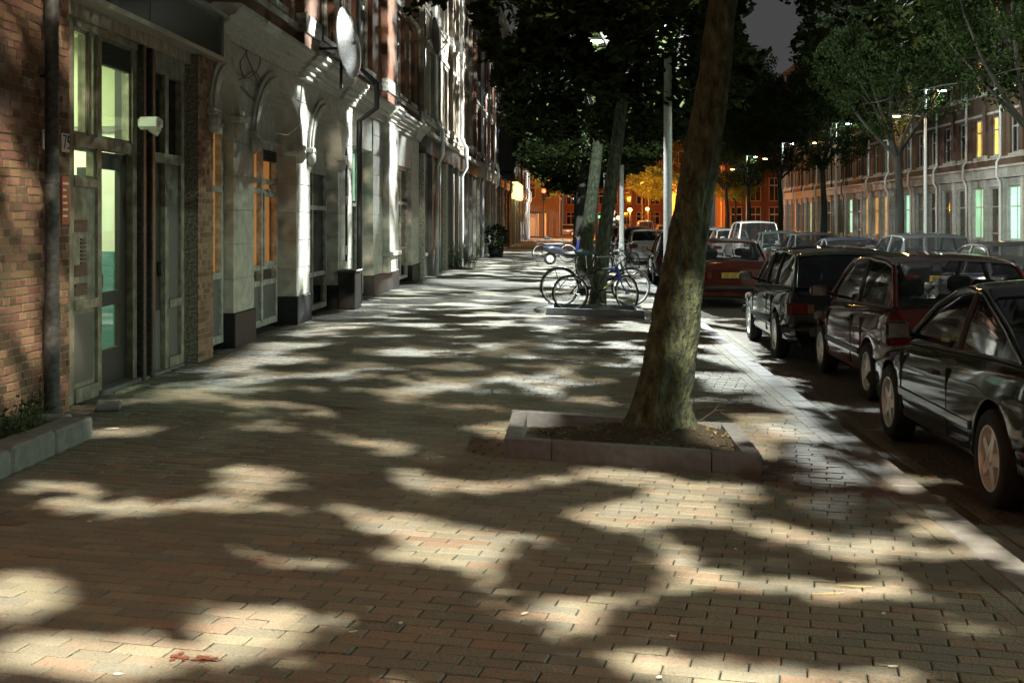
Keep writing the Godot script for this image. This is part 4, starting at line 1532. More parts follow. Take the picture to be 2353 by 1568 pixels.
func build_left_row() -> void:
	row_house("brick house with dark panelled shop fascia, next to the cream plastered house", 1, FRONT, -36.0, -56.0, M.sand_brick, M.grey_panel, {"fascia": M.sign_panel, "seed": 1, "bay": 2.2, "pipes": 4, "ground": 4.0})
	row_house("brick house with stone fascia behind the clipped round shrub", 1, FRONT, -56.0, -73.0, M.brick_front, M.grey_stone, {"seed": 0, "bay": 2.3, "door": 0, "pipes": 2, "lit": {2: M.window_warm}})
	var t := row_house("dark brick house with a black bay window box over its door", 1, FRONT, -73.0, -90.0, M.dark_brick, M.grey_panel, {"seed": 2, "bay": 2.4, "door": 2, "pipes": 3})
	var m := Mb.new()
	m.bbox(Vector3(FRONT, 4.3, -74.5), Vector3(FRONT + 0.9, 11.5, -79.0), 0.04)
	for k in 2: m.bbox(Vector3(FRONT, 4.0 + 3.4 * k, -74.3), Vector3(FRONT + 1.0, 4.3 + 3.4 * k, -79.2), 0.03)
	wpart("bay_window", m, M.plinth, t)
	t = row_house("narrow house with two yellow lit sign boxes over the shop", 1, FRONT, -90.0, -106.0, M.sand_brick, M.grey_stone, {"seed": 1, "bay": 2.3, "lit": {1: M.window_mint, 3: M.window_warm}, "pipes": 2})
	for q in [[-90.6, -92.6], [-95.0, -99.5]]:
		m = Mb.new()
		m.bbox(Vector3(FRONT + 0.05, 3.2, q[0]), Vector3(FRONT + 0.55, 4.3, q[1]), 0.02)
		wpart("lit_sign", m, M.sign_yellow, t)
	row_house("end house of the near row, brick with pale stone fascia at the crossing", 1, FRONT, -106.0, -130.0, M.brick_front, M.stone_band, {"seed": 0, "bay": 2.6, "pipes": 2, "door": 2})

func build_right_row() -> void:
	row_house("grey stone fronted house with the mint lit corner window across the street", -1, FAR_FRONT, -52.0, -74.5, M.dark_brick, M.grey_stone, {"seed": 0, "bay": 2.85, "span": [0.16, 0.92], "ground": 4.3, "pipes": 2, "lit": {4: M.window_green, 6: M.window_mint}, "upper": [["0_5", M.window_yellow], ["0_6", M.window_yellow], ["1_6", M.window_warm], ["2_5", M.window_warm]], "storey": 3.3, "top": 16.0})
	row_house("grey stone fronted house across the street with white double sash windows", -1, FAR_FRONT, -74.5, -92.0, M.dark_brick, M.grey_stone, {"seed": 1, "bay": 2.85, "span": [0.16, 0.92], "ground": 4.3, "pipes": 2, "lit": {3: M.window_green, 5: M.window_warm}, "upper": [["1_1", M.window_yellow], ["1_3", M.window_warm]], "storey": 3.3, "top": 16.0})
	row_house("dark house across the street with narrow warm lit windows", -1, FAR_FRONT, -92.0, -112.0, M.dark_brick, M.grey_stone, {"seed": 0, "bay": 2.85, "span": [0.16, 0.92], "ground": 4.3, "pipes": 3, "lit": {0: M.window_warm, 1: M.window_warm, 3: M.window_green, 5: M.window_warm}, "storey": 3.3, "top": 16.0})
	row_house("last house of the row across the street, grey ground floor with small mint lights", -1, FAR_FRONT, -112.0, -134.0, M.dark_brick, M.grey_stone, {"seed": 2, "bay": 2.85, "span": [0.16, 0.92], "ground": 4.3, "pipes": 2, "lit": {2: M.window_mint, 5: M.window_warm}, "storey": 3.3, "top": 16.0})

# ---------------------------------------------------------------- beyond the crossing
func flat_house(label: String, x0: float, x1: float, z: float, y1: float, brick: Material, cols: int, rows: int, w: float, h: float, y0: float, frame: Material, lit: Material = null) -> Node3D:
	# a house whose front faces down the street
	var t := thing("corner_house", label, "building", Vector3((x0 + x1) / 2, 0, z))
	var m := Mb.new()
	bar(m, x0, x1, z, z - 12.0, -0.2, y1)
	wpart("wall", m, brick, t)
	m = Mb.new()
	bar(m, x0 - 0.2, x1 + 0.2, z + 0.3, z - 12.2, y1, y1 + 0.4)
	wpart("roof", m, M.roof_dark, t)
	for r in rows:
		for c in cols:
			var xm := lerpf(x0, x1, (c + 0.5) / cols)
			var y := y0 + r * 3.2
			m = Mb.new()
			for q in [[-w / 2, -w / 2 + 0.09, y, y + h], [w / 2 - 0.09, w / 2, y, y + h], [-w / 2, w / 2, y, y + 0.09], [-w / 2, w / 2, y + h - 0.09, y + h], [-0.04, 0.04, y, y + h], [-w / 2, w / 2, y + h * 0.64, y + h * 0.7]]:
				bar(m, xm + q[0], xm + q[1], z + 0.08 + 0.003 * absf(q[0]), z - 0.02, q[2], q[3])
			var o := wpart("window", m, frame, t)
			m = Mb.new()
			m.quad(Vector3(xm - w / 2, y, z + 0.03), Vector3(xm + w / 2, y, z + 0.03), Vector3(xm + w / 2, y + h, z + 0.03), Vector3(xm - w / 2, y + h, z + 0.03))
			part("pane", m, lit if lit and (r + c) % 2 == 0 else M.dark_pane, o)
	return t

func globe(at: Vector3, r: float, label: String, energy: float) -> void:
	var t := thing("orange_street_lamp", label, "street lamp", Vector3(at.x, ROAD, at.z), 0.0, "orange lamps at the crossing")
	var m := Mb.new()
	m.tube([Vector3(0, 0, 0), Vector3(0, at.y - ROAD, 0)], 0.07, 8)
	part("pole", m, M.zinc, t)
	m = Mb.new()
	m.ball(Vector3(0, at.y - ROAD, 0), Vector3(r, r * 0.9, r), 14, 10)
	part("lamp_globe", m, M.lamp_orange, t)
	var l := OmniLight3D.new()
	l.name = "lamp_glow"
	l.position = Vector3(0, at.y - ROAD, 0)
	l.light_color = Color(1.0, 0.55, 0.16)
	l.light_energy = energy
	l.light_size = r * 0.8
	l.omni_range = 80.0
	l.omni_attenuation = 2.0
	l.shadow_enabled = true
	t.add_child(l, true)

func build_far_end() -> void:
	flat_house("ochre lit house beyond the crossing at the end of the near row", -14.0, -1.2, -168.0, 14.0, M.sand_brick, 5, 3, 1.4, 1.9, 4.6, M.stone_band)
	flat_house("orange lit brick block closing the street", -1.0, 19.0, -215.0, 14.0, M.brick_front, 9, 4, 1.5, 2.0, 1.2, M.stone_band)
	flat_house("red brick corner house with tall white framed windows", 17.3, 34.0, -150.0, 9.2, M.brick_front, 8, 2, 1.25, 2.6, 0.7, M.stone_band)
	flat_house("plastered house with ochre doorway behind the corner house", 13.8, 17.2, -176.0, 7.0, M.stone_band, 2, 2, 0.9, 2.4, 0.4, M.white_frame, M.window_warm)
	var spots := [[deep(1403, 478, -138), 0.24, "behind the silver sedan", 200.0], [deep(1447, 482, -150), 0.24, "over the crossing beside the yellow lit tree", 380.0], [deep(1420, 500, -170), 0.22, "low above the car roofs", 90.0], [deep(1490, 440, -185), 0.24, "tall, behind the yellow lit tree", 260.0], [deep(1475, 420, -190), 0.24, "tallest, farthest down the street", 150.0], [deep(1487, 480, -180), 0.24, "right beside the thin tree stem", 200.0]]
	for q in spots:
		globe(q[0], q[1], "round orange street lamp " + q[2], q[3])
	var wl := deep(1648, 494, -172)
	var t := thing("bulkhead_lamp", "bright white lamp on a post by the ochre doorway", "lamp", Vector3(wl.x, ROAD, wl.z))
	var m := Mb.new()
	m.tube([Vector3.ZERO, Vector3(0, wl.y - ROAD, 0)], 0.06, 8)
	part("post", m, M.zinc, t)
	m = Mb.new()
	m.ball(Vector3(0, wl.y - ROAD, 0), Vector3(0.24, 0.24, 0.24))
	part("lamp_globe", m, M.lamp_warm, t)
	var l := OmniLight3D.new()
	l.name = "lamp_glow"
	l.position = Vector3(0, wl.y - ROAD, 0)
	l.light_color = Color(1, 0.85, 0.5)
	l.light_energy = 140.0
	l.light_size = 0.2
	l.omni_range = 60.0
	l.omni_attenuation = 2.0
	l.shadow_enabled = true
	t.add_child(l, true)
	# trees lit by the orange lamps
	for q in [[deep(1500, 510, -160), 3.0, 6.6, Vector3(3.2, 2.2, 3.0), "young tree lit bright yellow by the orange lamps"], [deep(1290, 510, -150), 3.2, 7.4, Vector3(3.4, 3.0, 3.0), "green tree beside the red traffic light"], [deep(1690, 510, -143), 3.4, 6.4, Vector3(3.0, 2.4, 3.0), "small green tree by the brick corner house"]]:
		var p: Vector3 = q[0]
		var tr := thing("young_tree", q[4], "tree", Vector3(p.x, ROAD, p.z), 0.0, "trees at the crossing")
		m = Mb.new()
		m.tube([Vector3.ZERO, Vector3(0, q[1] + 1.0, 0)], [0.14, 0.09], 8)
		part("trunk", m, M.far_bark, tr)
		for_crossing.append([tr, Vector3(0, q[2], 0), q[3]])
	# signal
	var sp := deep(1249, 438, -132)
	t = thing("traffic_light", "traffic light showing red above the end of the pavement", "traffic light", Vector3(sp.x, 0, sp.z))
	m = Mb.new()
	m.tube([Vector3(0, 0, 0), Vector3(0, sp.y + 0.5, 0)], 0.05, 8)
	part("pole", m, M.plinth, t)
	m = Mb.new()
	m.bbox(Vector3(-0.18, sp.y - 0.95, -0.15), Vector3(0.18, sp.y + 0.3, 0.1), 0.04)
	part("housing", m, M.plinth, t)
	m = Mb.new()
	m.ball(Vector3(0, sp.y, 0.12), Vector3(0.2, 0.2, 0.06))
	part("signal_lens", m, M.signal_red, t)
	for k in 2:
		m = Mb.new()
		m.ball(Vector3(0, sp.y - 0.36 * (k + 1), 0.1), Vector3(0.13, 0.13, 0.05))
		part("signal_lens", m, M.plastic, t)
	sp = deep(1377, 498, -118)
	t = thing("pedestrian_signal", "small pedestrian signal showing green between the tree trunks", "traffic light", Vector3(sp.x, 0, sp.z))
	m = Mb.new()
	m.tube([Vector3(0, 0, 0), Vector3(0, sp.y, 0)], 0.05, 8)
	part("pole", m, M.plinth, t)
	m = Mb.new()
	m.bbox(Vector3(-0.12, sp.y - 0.2, -0.1), Vector3(0.12, sp.y + 0.35, 0.05), 0.03)
	part("housing", m, M.plinth, t)
	m = Mb.new()
	m.ball(Vector3(0, sp.y, 0.07), Vector3(0.11, 0.11, 0.04))
	part("signal_lens", m, M.signal_green, t)
	# road signs on a post
	sp = deep(1404, 500, -128)
	t = thing("road_sign", "post with pale round and square road signs at the crossing", "sign", Vector3(sp.x, ROAD, sp.z))
	m = Mb.new()
	m.tube([Vector3.ZERO, Vector3(0, 3.0, 0)], 0.035, 8)
	part("post", m, M.pole, t)
	m = Mb.new()
	m.lathe([Vector2(0, 0.01), Vector2(0.4, 0.01), Vector2(0.4, -0.01), Vector2(0, -0.01)], Transform3D(Basis(Vector3.RIGHT, PI / 2), Vector3(0, 2.7, 0.05)), 20)
	part("sign_disc", m, M.enamel_white, t)
	m = Mb.new()
	m.bbox(Vector3(-0.42, 1.4, 0.04), Vector3(0.42, 2.2, 0.06), 0.01)
	part("sign_plate", m, M.enamel_white, t)
	# low lit kiosk
	t = thing("kiosk", "low kiosk with yellow lit posts at the end of the near row", "kiosk", Vector3(-4.2, 0, -150))
	m = Mb.new()
	m.bbox(Vector3(-1.6, 0, -2), Vector3(0.4, 2.6, 0), 0.05)
	part("wall", m, M.stone_band, t)
	m = Mb.new()
	m.bbox(Vector3(-1.8, 2.6, -2.2), Vector3(1.6, 2.9, 0.4), 0.05)
	part("roof", m, M.roof_dark, t)
	for k in 2:
		m = Mb.new()
		m.tube([Vector3(0.6 + 0.8 * k, 0, 0.2), Vector3(0.6 + 0.8 * k, 2.6, 0.2)], 0.12, 10)
		part("post", m, M.stone_band, t)
	var kl := thing("orange_street_lamp", "orange street lamp lighting the kiosk at the crossing", "street lamp", Vector3(-1.2, ROAD, -146), 0.0, "orange lamps at the crossing")
	m = Mb.new()
	m.tube([Vector3.ZERO, Vector3(0, 7.6, 0)], 0.06, 8)
	part("pole", m, M.zinc, kl)
	m = Mb.new()
	m.ball(Vector3(0, 7.7, 0), Vector3(0.24, 0.15, 0.2))
	part("lamp_globe", m, M.lamp_orange, kl)
	var l2 := OmniLight3D.new()
	l2.name = "lamp_glow"
	l2.position = Vector3(0, 7.7, 0)
	l2.light_color = Color(1.0, 0.6, 0.2)
	l2.light_energy = 150.0
	l2.light_size = 0.15
	l2.omni_range = 80.0
	l2.omni_attenuation = 2.0
	l2.shadow_enabled = true
	kl.add_child(l2, true)

var for_crossing := []

# ---------------------------------------------------------------- planters
func ground_prism(poly: Array, y0: float, y1: float) -> Mb:    # outline in x, z extruded upwards, following the pavement's fall
	var m := Mb.new()
	var p := []
	for q in poly: p.append(Vector2(q.x, -q.y))
	if not Geometry2D.is_polygon_clockwise(PackedVector2Array(p)) == false: p.reverse()
	m.prism(p, Transform3D(Basis(Vector3.RIGHT, Vector3(0, 0, -1), Vector3.UP), Vector3(0, y1, 0)), y1 - y0)
	return m

func planter(label: String, mid: Vector3, w: float, l: float, skew: float, trunk: Vector3, rise: float) -> void:
	# stones laid round a skewed square; mid: middle of the near edge
	var t := thing("tree_planter", label, "planter", Vector3(mid.x, gy(mid.x), mid.z), 0.0, "concrete tree planters")
	var h := 0.125
	var k := 0.115
	var at := func(u: float, v: float) -> Vector2: return Vector2(u * w / 2, -v + u * w / 2 * skew)
	var runs := [[-1.0, -0.62, 0], [-0.61, 0.62, 0], [0.63, 1.0, 0], [-1.0, 0.1, 1], [0.11, 1.0, 1]]
	for r in runs:
		var v0: float = 0.0 if r[2] == 0 else l - k
		var poly := [at.call(r[0], v0), at.call(r[1], v0), at.call(r[1], v0 + k), at.call(r[0], v0 + k)]
		var m := ground_prism(poly, -0.1, h + rng.randf_range(-0.004, 0.004))
		part("kerb_stone", m, M.planter, t).rotation.z = -CROSS
	for s in [-1.0, 1.0]:
		var i: float = s * (1.0 - 2.0 * k / w)
		var poly := [at.call(s, k + 0.004), at.call(i, k + 0.004), at.call(i, l - k - 0.004), at.call(s, l - k - 0.004)]
		part("kerb_stone", ground_prism(poly, -0.1, h + 0.003 * s), M.planter, t).rotation.z = -CROSS
	var rows := []
	var fn := FastNoiseLite.new()
	fn.seed = 21
	fn.frequency = 3.0
	for b in 29:
		var row := []
		for a in 33:
			var p: Vector2 = at.call(lerpf(-0.93, 0.93, a / 32.0), lerpf(0.08, l - 0.08, b / 28.0))
			var d := Vector2(p.x + mid.x - trunk.x, p.y + mid.z - trunk.z).length()
			var y := 0.03 + rise * exp(-d * d * 3.2) + 0.02 * fn.get_noise_2d(p.x, p.y) + 0.012 * fn.get_noise_2d(p.x * 4.0, p.y * 4.0)
			row.append(Vector3(p.x, y, p.y))
		rows.append(row)
	var m := Mb.new()
	m.grid(rows)
	part("soil", m, M.soil, t)
	var lit := Mb.new()
	for a in 340:
		var u := rng.randf_range(-0.86, 0.86)
		var v := rng.randf_range(0.14, l - 0.14)
		var p: Vector2 = at.call(u, v)
		var d := Vector2(p.x + mid.x - trunk.x, p.y + mid.z - trunk.z).length()
		var y := 0.045 + rise * exp(-d * d * 3.2)
		var b := Basis.from_euler(Vector3(rng.randf_range(-0.5, 0.5), rng.randf() * TAU, rng.randf_range(-0.5, 0.5)))
		var s := rng.randf_range(0.008, 0.026)
		var q := Vector3(p.x, y, p.y)
		lit.col = Color(0.2, 0.15, 0.08) * rng.randf_range(0.5, 1.5) if rng.randf() < 0.7 else Color(0.12, 0.13, 0.04)
		lit.tri(q + b * Vector3(-s, 0, 0), q + b * Vector3(s, 0, s * 0.6), q + b * Vector3(0, 0, -s))
	part("leaf_litter", lit, M.wall_brick, t, "stuff")

func build_planters() -> void:
	planter("low concrete planter round the foot of the leaning mossy tree", Vector3(0.39, 0, -8.92), 1.68, 1.42, 0.23, Vector3(0.6, 0, -9.65), 0.17)
	planter("low concrete planter under the two bicycles", Vector3(0.42, 0, -23.0), 1.66, 1.5, 0.2, Vector3(0.5, 0, -25.2), 0.05)

# ---------------------------------------------------------------- cars
func lerp_profile(p: Array, z: float) -> float:
	for k in p.size() - 1:
		if z <= p[k + 1][0]:
			var f: float = clampf((z - p[k][0]) / maxf(0.001, p[k + 1][0] - p[k][0]), 0, 1)
			return lerpf(p[k][1], p[k + 1][1], f * f * (3 - 2 * f) if p[k].size() > 2 else f)
	return p[-1][1]

func make_car(label: String, at: Vector3, paint: Material, o: Dictionary) -> Node3D:
	var t := thing("parked_car", label, "car", at, o.get("turn", 0.0), o.get("group", "cars parked in a row"))
	var L: float = o.get("l", 4.1)
	var W: float = o.get("w", 1.68) / 2
	var H: float = o.get("h", 1.4)
	var wb: float = o.get("wb", 2.5)
	var wr: float = o.get("wr", 0.3)
	var belt: float = o.get("belt", 0.9)
	var kind: String = o.get("kind", "hatch")
	var fz: float = -wb / 2 + o.get("shift", 0.05)
	var rz: float = wb / 2 + o.get("shift", 0.05)
	var h2 := L / 2
	var tail: float = belt + 0.03
	var top := [[-h2, 0.52], [-h2 + 0.12, 0.62], [-h2 + 0.35, 0.7], [-h2 + 1.15, belt - 0.05], [h2 - 0.9, belt + 0.01], [h2 - 0.12, tail], [h2, tail - 0.1]]
	if kind == "sedan" or kind == "coupe":
		top = [[-h2, 0.5], [-h2 + 0.1, 0.62], [-h2 + 0.4, 0.7], [-h2 + 1.25, belt - 0.06], [h2 - 1.0, belt + 0.02], [h2 - 0.12, belt + 0.03], [h2 - 0.03, belt - 0.03], [h2, belt - 0.14]]
	var soft: float = o.get("soft", 1.0)         # how rounded the sides are
	var n := 84
	var sides := []
	for k in n + 1:
		var z := lerpf(-h2, h2, k / float(n))
		var e := absf(z) / h2
		var w := W * (1.0 - 0.06 * pow(e, 3.0) - 0.1 * pow(e, 22.0))
		var yt := lerp_profile(top, z)
		var yb := 0.2 + 0.06 * pow(e, 8.0)
		var arch := 0.0
		for c in [fz, rz]:
			var d := absf(z - c)
			if d < wr + 0.055: arch = sqrt(pow(wr + 0.055, 2) - d * d) + wr
		var sec := []
		for q in [[0.66, yb], [0.93 - 0.03 * soft, yb], [0.985, yb + 0.07], [1.0, yb + 0.24], [1.0 - 0.004 * soft, lerpf(yb + 0.24, yt, 0.5)], [0.985 - 0.015 * soft, yt - 0.1], [0.95 - 0.03 * soft, yt - 0.035], [0.88 - 0.03 * soft, yt], [0.0, yt + 0.03]]:
			sec.append(Vector3(w * q[0], maxf(q[1], minf(arch, yt - 0.12)), z))
		sides.append(sec)
	var m := Mb.new()
	for s in [1.0, -1.0]:
		var rows := []
		for sec in sides:
			var row := []
			for p in sec: row.append(Vector3(p.x * s, p.y, p.z))
			if s > 0: row.reverse()
			rows.append(row)
		m.grid(rows)
	for e in [0, n]:
		var sec: Array = sides[e]
		for k in sec.size() - 1:
			var a: Vector3 = sec[k]
			var b: Vector3 = sec[k + 1]
			var q := [Vector3(-a.x, a.y, a.z), a, b, Vector3(-b.x, b.y, b.z)]
			if e == 0: m.quad(q[1], q[0], q[3], q[2])
			else: m.quad(q[0], q[1], q[2], q[3])
	part("body", m, paint, t)
	m = Mb.new()
	m.box(Vector3(-W * 0.72, 0.19, -h2 + 0.15), Vector3(W * 0.72, 0.5, h2 - 0.15))
	part("underbody", m, M.plastic, t)
	# cabin
	var zc: float = -h2 + o.get("cowl", 1.05)
	var zw: float = -h2 + o.get("screen", 1.75)
	var zb: float = h2 - o.get("roof_end", 0.55)
	var zr: float = h2 - o.get("rear", 0.12)
	var roof := [[zc, belt - 0.03], [zc + (zw - zc) * 0.55, lerpf(belt, H, 0.62)], [zw, H - 0.045], [lerpf(zw, zb, 0.4), H], [lerpf(zw, zb, 0.8), H - 0.015], [zb, H - 0.06], [zb + (zr - zb) * 0.5, lerpf(belt, H, 0.5)], [zr, belt + 0.02]]
	var rows := []
	var cn := 40
	var edge := []
	var foot := []
	var zsn := []
	for k in cn + 1:
		var z := lerpf(zc, zr, k / float(cn))
		var yr := lerp_profile(roof, z)
		var yb := minf(lerp_profile(top, z) - 0.005, yr)
		var e := absf(z) / h2
		var wbelt := W * (1.0 - 0.06 * pow(e, 3.0)) * (0.9 - 0.03 * soft)
		var f := clampf((yr - belt) / (H - belt), 0, 1)
		var wt := lerpf(wbelt, W * o.get("roof_w", 0.7), f)
		var half := [Vector3(wbelt, yb, z), Vector3(lerpf(wbelt, wt, 0.5) + 0.012 * f, lerpf(yb, yr - 0.05 * f, 0.5), z), Vector3(wt, yr - 0.05 * f, z), Vector3(wt - 0.06 * f, yr - 0.014 * f, z), Vector3(wt * 0.5, yr + 0.008 * f, z), Vector3(0, yr + 0.018 * f, z)]
		var row := []
		for q in half: row.append(Vector3(-q.x, q.y, q.z))
		for j in range(4, -1, -1): row.append(half[j])
		rows.append(row)
		edge.append(half[2])
		foot.append(half[0])
		zsn.append(z)
	m = Mb.new()
	m.grid(rows)
	part("window_glass", m, o.get("glass", M.car_glass), t)
	# roof skin over the glass
	m = Mb.new()
	var sk := []
	for k in cn + 1:
		if zsn[k] >= zw - 0.04 and zsn[k] <= zb + 0.06:
			var row := []
			for j in range(2, 9): row.append(rows[k][j] + Vector3(0, 0.012, 0))
			sk.append(row)
	m.grid(sk)
	for s in [-1.0, 1.0]:
		var a := []
		var low := []
		for k in cn + 1:
			a.append(edge[k] * Vector3(s, 1, 1) + Vector3(0, 0.004, 0))
		m.tube(a, 0.027, 6)
		var zq: float = o.get("quarter", zb - 0.1)
		for k in cn:
			if zsn[k] >= zq:
				var p0: Vector3 = foot[k] * Vector3(s, 1, 1) + Vector3(0.012 * s, 0, 0)
				var p1: Vector3 = foot[k + 1] * Vector3(s, 1, 1) + Vector3(0.012 * s, 0, 0)
				var q0: Vector3 = edge[k] * Vector3(s, 1, 1) + Vector3(0.012 * s, 0.01, 0)
				var q1: Vector3 = edge[k + 1] * Vector3(s, 1, 1) + Vector3(0.012 * s, 0.01, 0)
				if s > 0: m.quad(p1, p0, q0, q1)
				else: m.quad(p0, p1, q1, q0)
	part("roof", m, paint, t)
	for s in [-1.0, 1.0]:
		m = Mb.new()
		for zp in o.get("pillars", [lerpf(zw, zb, 0.42)]):
			var k := clampi(int((zp - zc) / (zr - zc) * cn), 0, cn)
			m.tube([foot[k] * Vector3(s, 1, 1), (foot[k].lerp(edge[k], 0.5)) * Vector3(s, 1, 1) + Vector3(0.01 * s, 0, 0), edge[k] * Vector3(s, 1, 1)], 0.028, 5)
		var f := []
		for k in cn + 1: f.append(foot[k] * Vector3(s, 1, 1) + Vector3(0.008 * s, 0.004, 0))
		m.tube(f, 0.014, 5)
		part("window_trim", m, M.plastic, t)
	# wheels
	for s in [-1.0, 1.0]:
		for z in [fz, rz]:
			wheel(t, Vector3(s * (W - 0.085), wr, z), wr, s, o.get("rim", "five"))
	# seams, handles, side strip
	m = Mb.new()
	for s in [-1.0, 1.0]:
		for zp in o.get("seams", [fz + wr + 0.12, lerpf(zw, zb, 0.45), rz - wr - 0.02]):
			m.box(Vector3(s * (W * 0.99 - 0.02), 0.3, zp - 0.004), Vector3(s * (W + 0.0015), belt - 0.12, zp + 0.004))
	part("door_seam", m, M.plastic, t)
	for s in [-1.0, 1.0]:
		m = Mb.new()
		m.bbox(Vector3(s * (W * 0.95), belt - 0.2, lerpf(zw, zb, 0.45) - 0.22), Vector3(s * (W + 0.018), belt - 0.165, lerpf(zw, zb, 0.45) - 0.06), 0.008)
		part("door_handle", m, M.plastic, t)
		m = Mb.new()
		m.bbox(Vector3(s * W * 0.97, 0.42, fz + wr + 0.08), Vector3(s * (W + 0.012), 0.48, rz - wr - 0.08), 0.006)
		part("side_moulding", m, M.plastic if o.get("moulding", true) else paint, t)
		m = Mb.new()
		m.bbox(Vector3(s * (W + 0.02), belt + 0.0, zw - 0.42), Vector3(s * (W + 0.2), belt + 0.13, zw - 0.3), 0.03)
		m.tube([Vector3(s * (W * 0.86), belt, zw - 0.37), Vector3(s * (W + 0.06), belt + 0.05, zw - 0.36)], 0.022, 6)
		var mi := part("mirror", m, paint, t)
		m = Mb.new()
		m.box(Vector3(s * (W + 0.035), belt + 0.012, zw - 0.3), Vector3(s * (W + 0.185), belt + 0.118, zw - 0.297))
		part("mirror_glass", m, M.chrome, mi)
	# bumpers
	for e in [-1.0, 1.0]:
		m = Mb.new()
		var p := []
		for k in 13:
			var u := k / 12.0 * 2 - 1
			p.append(Vector3(u * W * 0.97, 0.42, e * (h2 + 0.012 - 0.2 * pow(absf(u), 6.0))))
		m.tube(p, 0.06, 6)
		part("bumper", m, M.plastic if o.get("dark_bumper", true) else paint, t)
	# lamps
	for s in [-1.0, 1.0]:
		m = Mb.new()
		var y0: float = o.get("tail_y", 0.6)
		m.bbox(Vector3(s * W * 0.62, y0, h2 - 0.1), Vector3(s * W * 0.9, y0 + o.get("tail_h", 0.15), h2 + 0.012), 0.02)
		m.bbox(Vector3(s * W * 0.8, y0, h2 - 0.2), Vector3(s * W * 0.945, y0 + o.get("tail_h", 0.15), h2 - 0.02), 0.02)
		var tl := part("tail_lamp", m, M.tail_red, t)
		m = Mb.new()
		m.bbox(Vector3(s * W * 0.56, y0 + 0.02, h2), Vector3(s * W * 0.66, y0 + o.get("tail_h", 0.15) - 0.02, h2 + 0.016), 0.01)
		part("indicator", m, M.tail_amber, tl)
		m = Mb.new()
		m.bbox(Vector3(s * W * 0.5, 0.55, -h2 - 0.01), Vector3(s * W * 0.92, 0.67, -h2 + 0.14), 0.03)
		part("head_lamp", m, M.lens_glass, t)
	m = Mb.new()
	m.bbox(Vector3(-0.26, o.get("plate_y", 0.62), h2 - 0.01), Vector3(0.26, o.get("plate_y", 0.62) + 0.11, h2 + 0.014), 0.004)
	var pl := part("number_plate", m, M.plate_yellow, t)
	lettering(pl, o.get("plate", "RH-04-TK"), 0.08, Vector3(-0.21, o.get("plate_y", 0.62) + 0.018, h2 + 0.015), M.ink, 1.0, 0.0)
	# seats, seen through the glass
	for q in [[-0.36, 0.0, 0.5], [0.36, 0.0, 0.5], [0.0, 0.85, 1.2]]:
		m = Mb.new()
		var zs: float = lerpf(zw, zb, 0.25) + q[1]
		m.bbox(Vector3(q[0] - q[2] / 2, 0.3, zs - 0.3), Vector3(q[0] + q[2] / 2, 0.52, zs + 0.2), 0.05)
		m.bbox(Vector3(q[0] - q[2] / 2, 0.5, zs + 0.12), Vector3(q[0] + q[2] / 2, 1.0, zs + 0.26), 0.05)
		for hx in ([q[0]] if q[2] < 1 else [-0.36, 0.36]):
			m.bbox(Vector3(hx - 0.13, 1.02, zs + 0.17), Vector3(hx + 0.13, 1.19, zs + 0.27), 0.04)
		part("seat", m, M.seat_cloth, t)
	return t

var wheel_cache := {}

func wheel(t: Node3D, at: Vector3, r: float, s: float, style: String) -> void:
	var key := "%.3f%s%d" % [r, style, int(s)]
	if not wheel_cache.has(key):
		var turn := Transform3D(Basis(Vector3(0, 0, -s), Vector3(s, 0, 0), Vector3(0, -1, 0)) if s > 0 else Basis(Vector3(0, 0, 1), Vector3(-1, 0, 0), Vector3(0, -1, 0)), Vector3.ZERO)
		var ri := r * 0.66
		var tyre := Mb.new()
		tyre.lathe([Vector2(ri, -0.08), Vector2(r * 0.9, -0.088), Vector2(r * 0.985, -0.06), Vector2(r, 0), Vector2(r * 0.985, 0.06), Vector2(r * 0.9, 0.088), Vector2(ri, 0.08), Vector2(ri * 0.97, 0.06)], turn, 36)
		var rim := Mb.new()
		rim.lathe([Vector2(ri * 1.02, 0.078), Vector2(ri * 0.99, 0.086), Vector2(ri * 0.93, 0.08), Vector2(ri * 0.9, 0.03), Vector2(ri * 0.88, -0.04)], turn, 36)
		var hub := Mb.new()
		hub.lathe([Vector2(ri * 0.26, 0.02), Vector2(ri * 0.24, 0.07), Vector2(ri * 0.16, 0.082), Vector2(0.0, 0.086)], turn, 16)
		var count := 5 if style == "five" else 12
		for k in count:
			var a := TAU * k / count
			var d := Vector3(cos(a), 0, sin(a))
			var p := Vector3(-sin(a), 0, cos(a))
			var w0 := ri * (0.2 if count == 5 else 0.07)
			var w1 := ri * (0.13 if count == 5 else 0.06)
			var q := []
			for y in [0.074, 0.03]:
				q.append_array([turn * (d * ri * 0.18 - p * w0 + Vector3(0, y, 0)), turn * (d * ri * 0.18 + p * w0 + Vector3(0, y, 0)), turn * (d * ri * 0.93 + p * w1 + Vector3(0, y - 0.006, 0)), turn * (d * ri * 0.93 - p * w1 + Vector3(0, y - 0.006, 0))])
			hub.quad(q[0], q[1], q[2], q[3])
			hub.quad(q[4], q[0], q[3], q[7])
			hub.quad(q[1], q[5], q[6], q[2])
		var dark := Mb.new()
		dark.lathe([Vector2(ri * 0.6, -0.045), Vector2(ri * 0.6, -0.03), Vector2(0.0, -0.03)], turn, 24)      # brake disc
		wheel_cache[key] = [tyre.mesh(), rim.mesh(), hub.mesh(), dark.mesh()]
	var w: Array = wheel_cache[key]
	var o := part("wheel", w[3], M.alloy, t)
	o.position = at
	part("tyre", w[0], M.rubber, o)
	part("rim", w[1], M.alloy, o)
	part("spokes", w[2], M.alloy, o)

